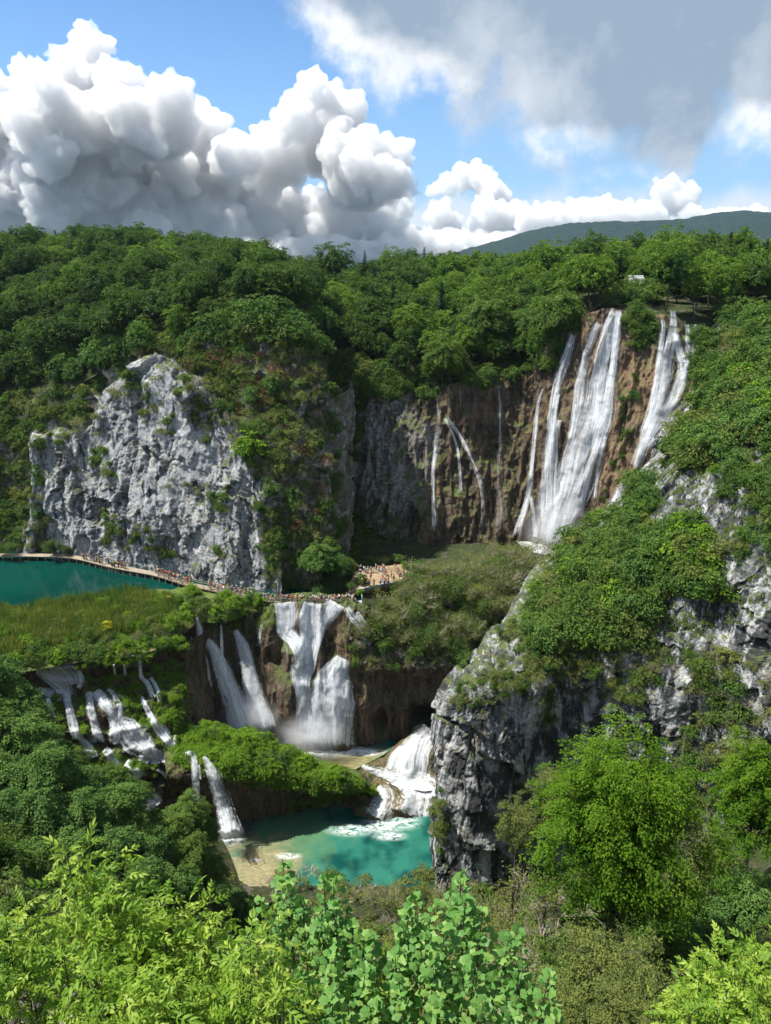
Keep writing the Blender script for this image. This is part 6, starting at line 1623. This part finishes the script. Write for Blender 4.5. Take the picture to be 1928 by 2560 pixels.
def sapling(name, label, cat, base, tips, leaf, lmat, seed, stemr=.012, reach=1.3, step=.12, side=.30, spread=1.0, limit=300, pal=False):
    rg = np.random.default_rng(seed); e = ob(name, None, loc=tuple(base), label=label, cat=cat); B = np.array(base, float)
    meshes = [mesh_np('leaf', v, f, [M[lmat]], smooth=False, attrs={'tint': np.full(len(v), t)}) for (v, f), t in zip(leaf, (.15, .4, .6, .8))]
    parts, L = [], []
    for ti, (px_, py_, dist) in enumerate(tips):
        d = ray(px_, py_); tip = np.array([0, 0, CAMZ]) + d / np.linalg.norm(d) * dist + rg.normal(size=3) * .04
        mid = B * .35 + tip * .65 + np.array([0, 0, -.25]) + rg.normal(size=3) * .08; mid[2] = min(mid[2], tip[2] - .35)
        ax = cr1(np.array([B, B * .7 + mid * .3 + np.array([0, 0, .3]), mid, tip]), 24); parts.append(tube(ax - B, np.linspace(stemr * 2, stemr * .3, 24), 5))
        ln = np.linalg.norm(np.diff(ax, axis=0), axis=1); cu = np.concatenate([[0], np.cumsum(ln)]); tot = cu[-1]; s = tot; k = 0; rot = rg.uniform(0, 3)
        while s > max(tot - reach, .3):
            i = int(np.clip(np.searchsorted(cu, s) - 1, 0, 22)); p = ax[i] + (ax[i + 1] - ax[i]) * (s - cu[i]) / ln[i]; dirn = unit(ax[i + 1] - ax[i]); f = (tot - s) / reach
            rot += 1.57 + rg.normal() * .3
            for sg in (0, math.pi):
                a = rot + sg; o_ = np.array([math.cos(a), math.sin(a), 0]); o_ = unit(o_ - (o_ @ dirn) * dirn + dirn * .45)
                bl_ = side * (f ** .7) * rg.uniform(.6, 1.3) * spread
                q = p + o_ * bl_
                if bl_ > .08:
                    parts.append(tube([p - B, (p + q) / 2 - B + np.array([0, 0, -.02]), q - B], [stemr * .4, stemr * .3, stemr * .18], 3))
                    for w in ((.45, .9), (1.0, -.9))[:2 if bl_ > .16 else 1]:
                        a2 = math.atan2(o_[1], o_[0]) + w[1] + rg.normal() * .25; L.append((p + o_ * bl_ * w[0], np.array([math.cos(a2), math.sin(a2), rg.uniform(-.25, .25)])))
                L.append((q, unit(o_ + np.array([0, 0, -.15]) + rg.normal(size=3) * .15)))
            s -= step * rg.uniform(.8, 1.25); k += 1
        L.append((tip, unit(dirn * .6 + rg.normal(size=3) * .4))); L.append((tip, unit(rg.normal(size=3) + np.array([0, 0, .8]))))
    v, f = join(parts); ob('stems', combo('stems', [(v, f, 0, M['darkbark'])]), e)
    idx = rg.permutation(len(L)); rest = []
    # the leaves nearest the lens become separate parts
    idx = sorted(range(len(L)), key=lambda i: np.linalg.norm(L[i][0] - np.array([0, 0, CAMZ])))
    for n_, i in enumerate(idx):
        p, x = L[i]; x = unit(x); up = unit(np.array([-.25, -.35, 1.0]) + rg.normal(size=3) * .55); up = unit(up - (up @ x) * x); yv = np.cross(up, x); sc_ = rg.uniform(.65, 1.15)
        if n_ < limit:
            o = bpy.data.objects.new('leaf', meshes[rg.integers(4)]); COL.objects.link(o); o.parent = e
            o.matrix_local = Matrix([[x[0] * sc_, yv[0] * sc_, up[0] * sc_, p[0] - B[0]], [x[1] * sc_, yv[1] * sc_, up[1] * sc_, p[1] - B[1]], [x[2] * sc_, yv[2] * sc_, up[2] * sc_, p[2] - B[2]], [0, 0, 0, 1]])
        else:
            v, f = leaf[rg.integers(4)]; rest.append((v @ (np.stack([x, yv, up], 0) * sc_) + p - B, f))
    if rest:
        v, f = join(rest); tn = np.repeat(rg.uniform(0, 1, len(rest)), [len(r[0]) for r in rest])
        ob('foliage', mesh_np('foliage', v, f, [M[lmat]], smooth=False, attrs={'tint': tn}), e, kind='stuff')
    return len(L)
def gbase(px_, py_, dist, back=.6):
    d = ray(px_, py_); q = np.array([0, 0, CAMZ]) + d / np.linalg.norm(d) * dist; h = drop(q[0], q[1] - back * 0, VG)
    z = min(h.z - .1 if h else q[2] - 4, q[2] - 2.2); return (q[0], q[1] - .2, z)
ASHL = [compound(3, .17, .082, .030, i, .45) for i in range(4)]
SMALL = [compound(5, .19, .062, .026, 10 + i, .35) for i in range(4)]
PALM = [palmate(.098, i) for i in range(4)]
def cloudtips(poly, n, dist, rng, dj=.6):
    xs = [p[0] for p in poly]; ys = [p[1] for p in poly]; out = []
    while len(out) < n:
        x, y = rng.uniform(min(xs), max(xs)), rng.uniform(min(ys), max(ys))
        if inpoly(x, y, poly): out.append((x, y, dist + rng.uniform(-dj, dj)))
    return out
rng = random.Random(99)
sapling('ash_sapling', 'tallest bright green sapling with long paired leaflets at the lower left', 'sapling', gbase(290, 2560, 8.2), [(215, 2128, 8.6), (178, 2150, 8.4), (282, 2148, 8.7), (240, 2190, 8.5), (300, 2218, 8.4), (205, 2215, 8.8), (262, 2262, 8.3), (330, 2270, 8.6), (215, 2320, 8.2), (280, 2340, 8.5), (170, 2400, 8.1), (235, 2420, 8.4)], ASHL, 'ash', 1, reach=.95, step=.085)
sapling('ash_sapling', 'bright sapling with paired leaflets between the tallest one and the broad-leaved saplings', 'sapling', gbase(450, 2620, 8.3), [(385, 2232, 8.8), (422, 2236, 8.6), (350, 2300, 8.5), (470, 2262, 8.9), (525, 2272, 8.8), (400, 2330, 8.4), (450, 2360, 8.7), (520, 2340, 8.6), (340, 2400, 8.3), (410, 2430, 8.5), (480, 2450, 8.3), (300, 2470, 8.1)], ASHL, 'ash', 2, reach=.95, step=.085)
sapling('leafy_bush', 'yellow-green bush of narrow leaflets along the bottom centre-left', 'bush', gbase(600, 2700, 8.0), cloudtips([(180, 2450), (420, 2400), (560, 2330), (700, 2360), (720, 2560), (200, 2600)], 26, 8.0, rng), ASHL, 'ash', 3, reach=.7)
sapling('leafy_bush', 'yellow-green bush of small leaflets behind the two broad-leaved saplings', 'bush', gbase(800, 2760, 9.2), cloudtips([(560, 2330), (700, 2300), (840, 2380), (1000, 2420), (1130, 2460), (1130, 2600), (600, 2600)], 24, 9.4, rng), SMALL, 'ash', 4, reach=.8)
sapling('broad_leaved_sapling', 'sapling with broad lobed grey-green leaves and a single upright tip, left of two', 'sapling', gbase(790, 2600, 8.8), [(716, 2152, 9.4), (708, 2200, 9.3), (640, 2262, 9.4), (620, 2330, 9.2), (760, 2250, 9.2), (800, 2212, 9.1), (838, 2208, 9.2), (850, 2262, 9.0), (790, 2300, 8.9), (880, 2310, 9.1), (905, 2335, 9.0), (938, 2350, 9.1), (840, 2370, 8.8), (760, 2400, 8.8), (900, 2420, 8.8), (700, 2330, 9.2), (820, 2470, 8.6), (930, 2480, 8.7)], PALM, 'mapleb', 5, reach=.8, step=.058, side=.2, limit=300)
sapling('broad_leaved_sapling', 'larger sapling with broad lobed grey-green leaves at the bottom centre', 'sapling', gbase(1130, 2640, 8.6), [(1148, 2178, 9.1), (1138, 2215, 9.0), (1048, 2245, 9.0), (1020, 2275, 8.9), (1090, 2260, 8.9), (1178, 2255, 8.9), (1205, 2275, 9.0), (1262, 2315, 8.9), (1295, 2332, 9.0), (998, 2320, 8.8), (985, 2372, 8.8), (1060, 2330, 8.7), (1130, 2325, 8.7), (1200, 2350, 8.8), (1310, 2395, 8.9), (1350, 2440, 8.8), (1080, 2410, 8.6), (1010, 2450, 8.6), (1160, 2420, 8.6), (1250, 2430, 8.7), (1190, 2500, 8.5), (1290, 2500, 8.6), (1395, 2510, 8.8), (1090, 2500, 8.5)], PALM, 'mapleb', 6, reach=.8, step=.058, side=.2, limit=300)
sapling('leafy_bush', 'pale yellow-green bush hanging in from the left picture edge', 'bush', gbase(20, 2760, 8.0), [(60, 2268, 8.4), (-20, 2262, 8.3), (90, 2300, 8.5), (20, 2320, 8.2), (70, 2370, 8.3), (-10, 2400, 8.2), (60, 2440, 8.2), (-40, 2340, 8.2)], SMALL, 'ash', 7, reach=.8)
sapling('leafy_bush', 'bush with small paired pale leaflets in the bottom right corner', 'bush', gbase(1850, 2700, 9.2), [(1900, 2345, 9.6), (1830, 2372, 9.5), (1870, 2395, 9.3), (1790, 2390, 9.4), (1740, 2430, 9.3), (1700, 2455, 9.4), (1760, 2480, 9.2), (1830, 2450, 9.1), (1900, 2440, 9.1), (1720, 2520, 9.1), (1800, 2530, 9.0), (1880, 2510, 9.0), (1960, 2380, 9.2), (1950, 2480, 9.0)], SMALL, 'ash', 8, reach=.95, step=.085)
# the bare tangle at the lower left and a broken branch
for i, (px_, py_, s_) in enumerate([(150, 2440, .55), (90, 2500, .5), (230, 2500, .45)]):
    q = P(px_, py_, Y=6.8); plant('bare_bush', 'barebush', (q[0], q[1], q[2] - .9), s_, i, ['dry bare twiggy bush between the edge bush and the tallest bright sapling', 'dry twigs in the bottom left corner', 'dry twigs under the tallest bright sapling'][i], 'bush')
q0, q1 = P(20, 2580, Y=5.6), P(85, 2490, Y=5.9)
v, f = tube(cr1(np.array([q0, q0 * .6 + q1 * .4 + np.array([0, 0, .03]), q1]), 7), np.linspace(.035, .018, 7), 6)
ob('broken_branch', combo('broken_branch', [(v, f, 0, M['bark'])]), label='grey broken branch poking up in the bottom left corner', cat='branch')

# ------------------------------------------------------------------ air
def haze():
    m = bpy.data.materials.new('haze'); m.use_nodes = True; T = NT(m.node_tree)
    v = T.n('ShaderNodeVolumePrincipled', {'Color': (.62, .80, 1, 1), 'Density': .000035, 'Anisotropy': .2})
    T.n('ShaderNodeOutputMaterial', {'Volume': v.outputs[0]})
    V, F = boxes([((0, 4000, 150), (9500, 5600, 156), 0)])
    ob('haze', mesh_np('haze', V, F, [m], smooth=False), kind='stuff')
haze()
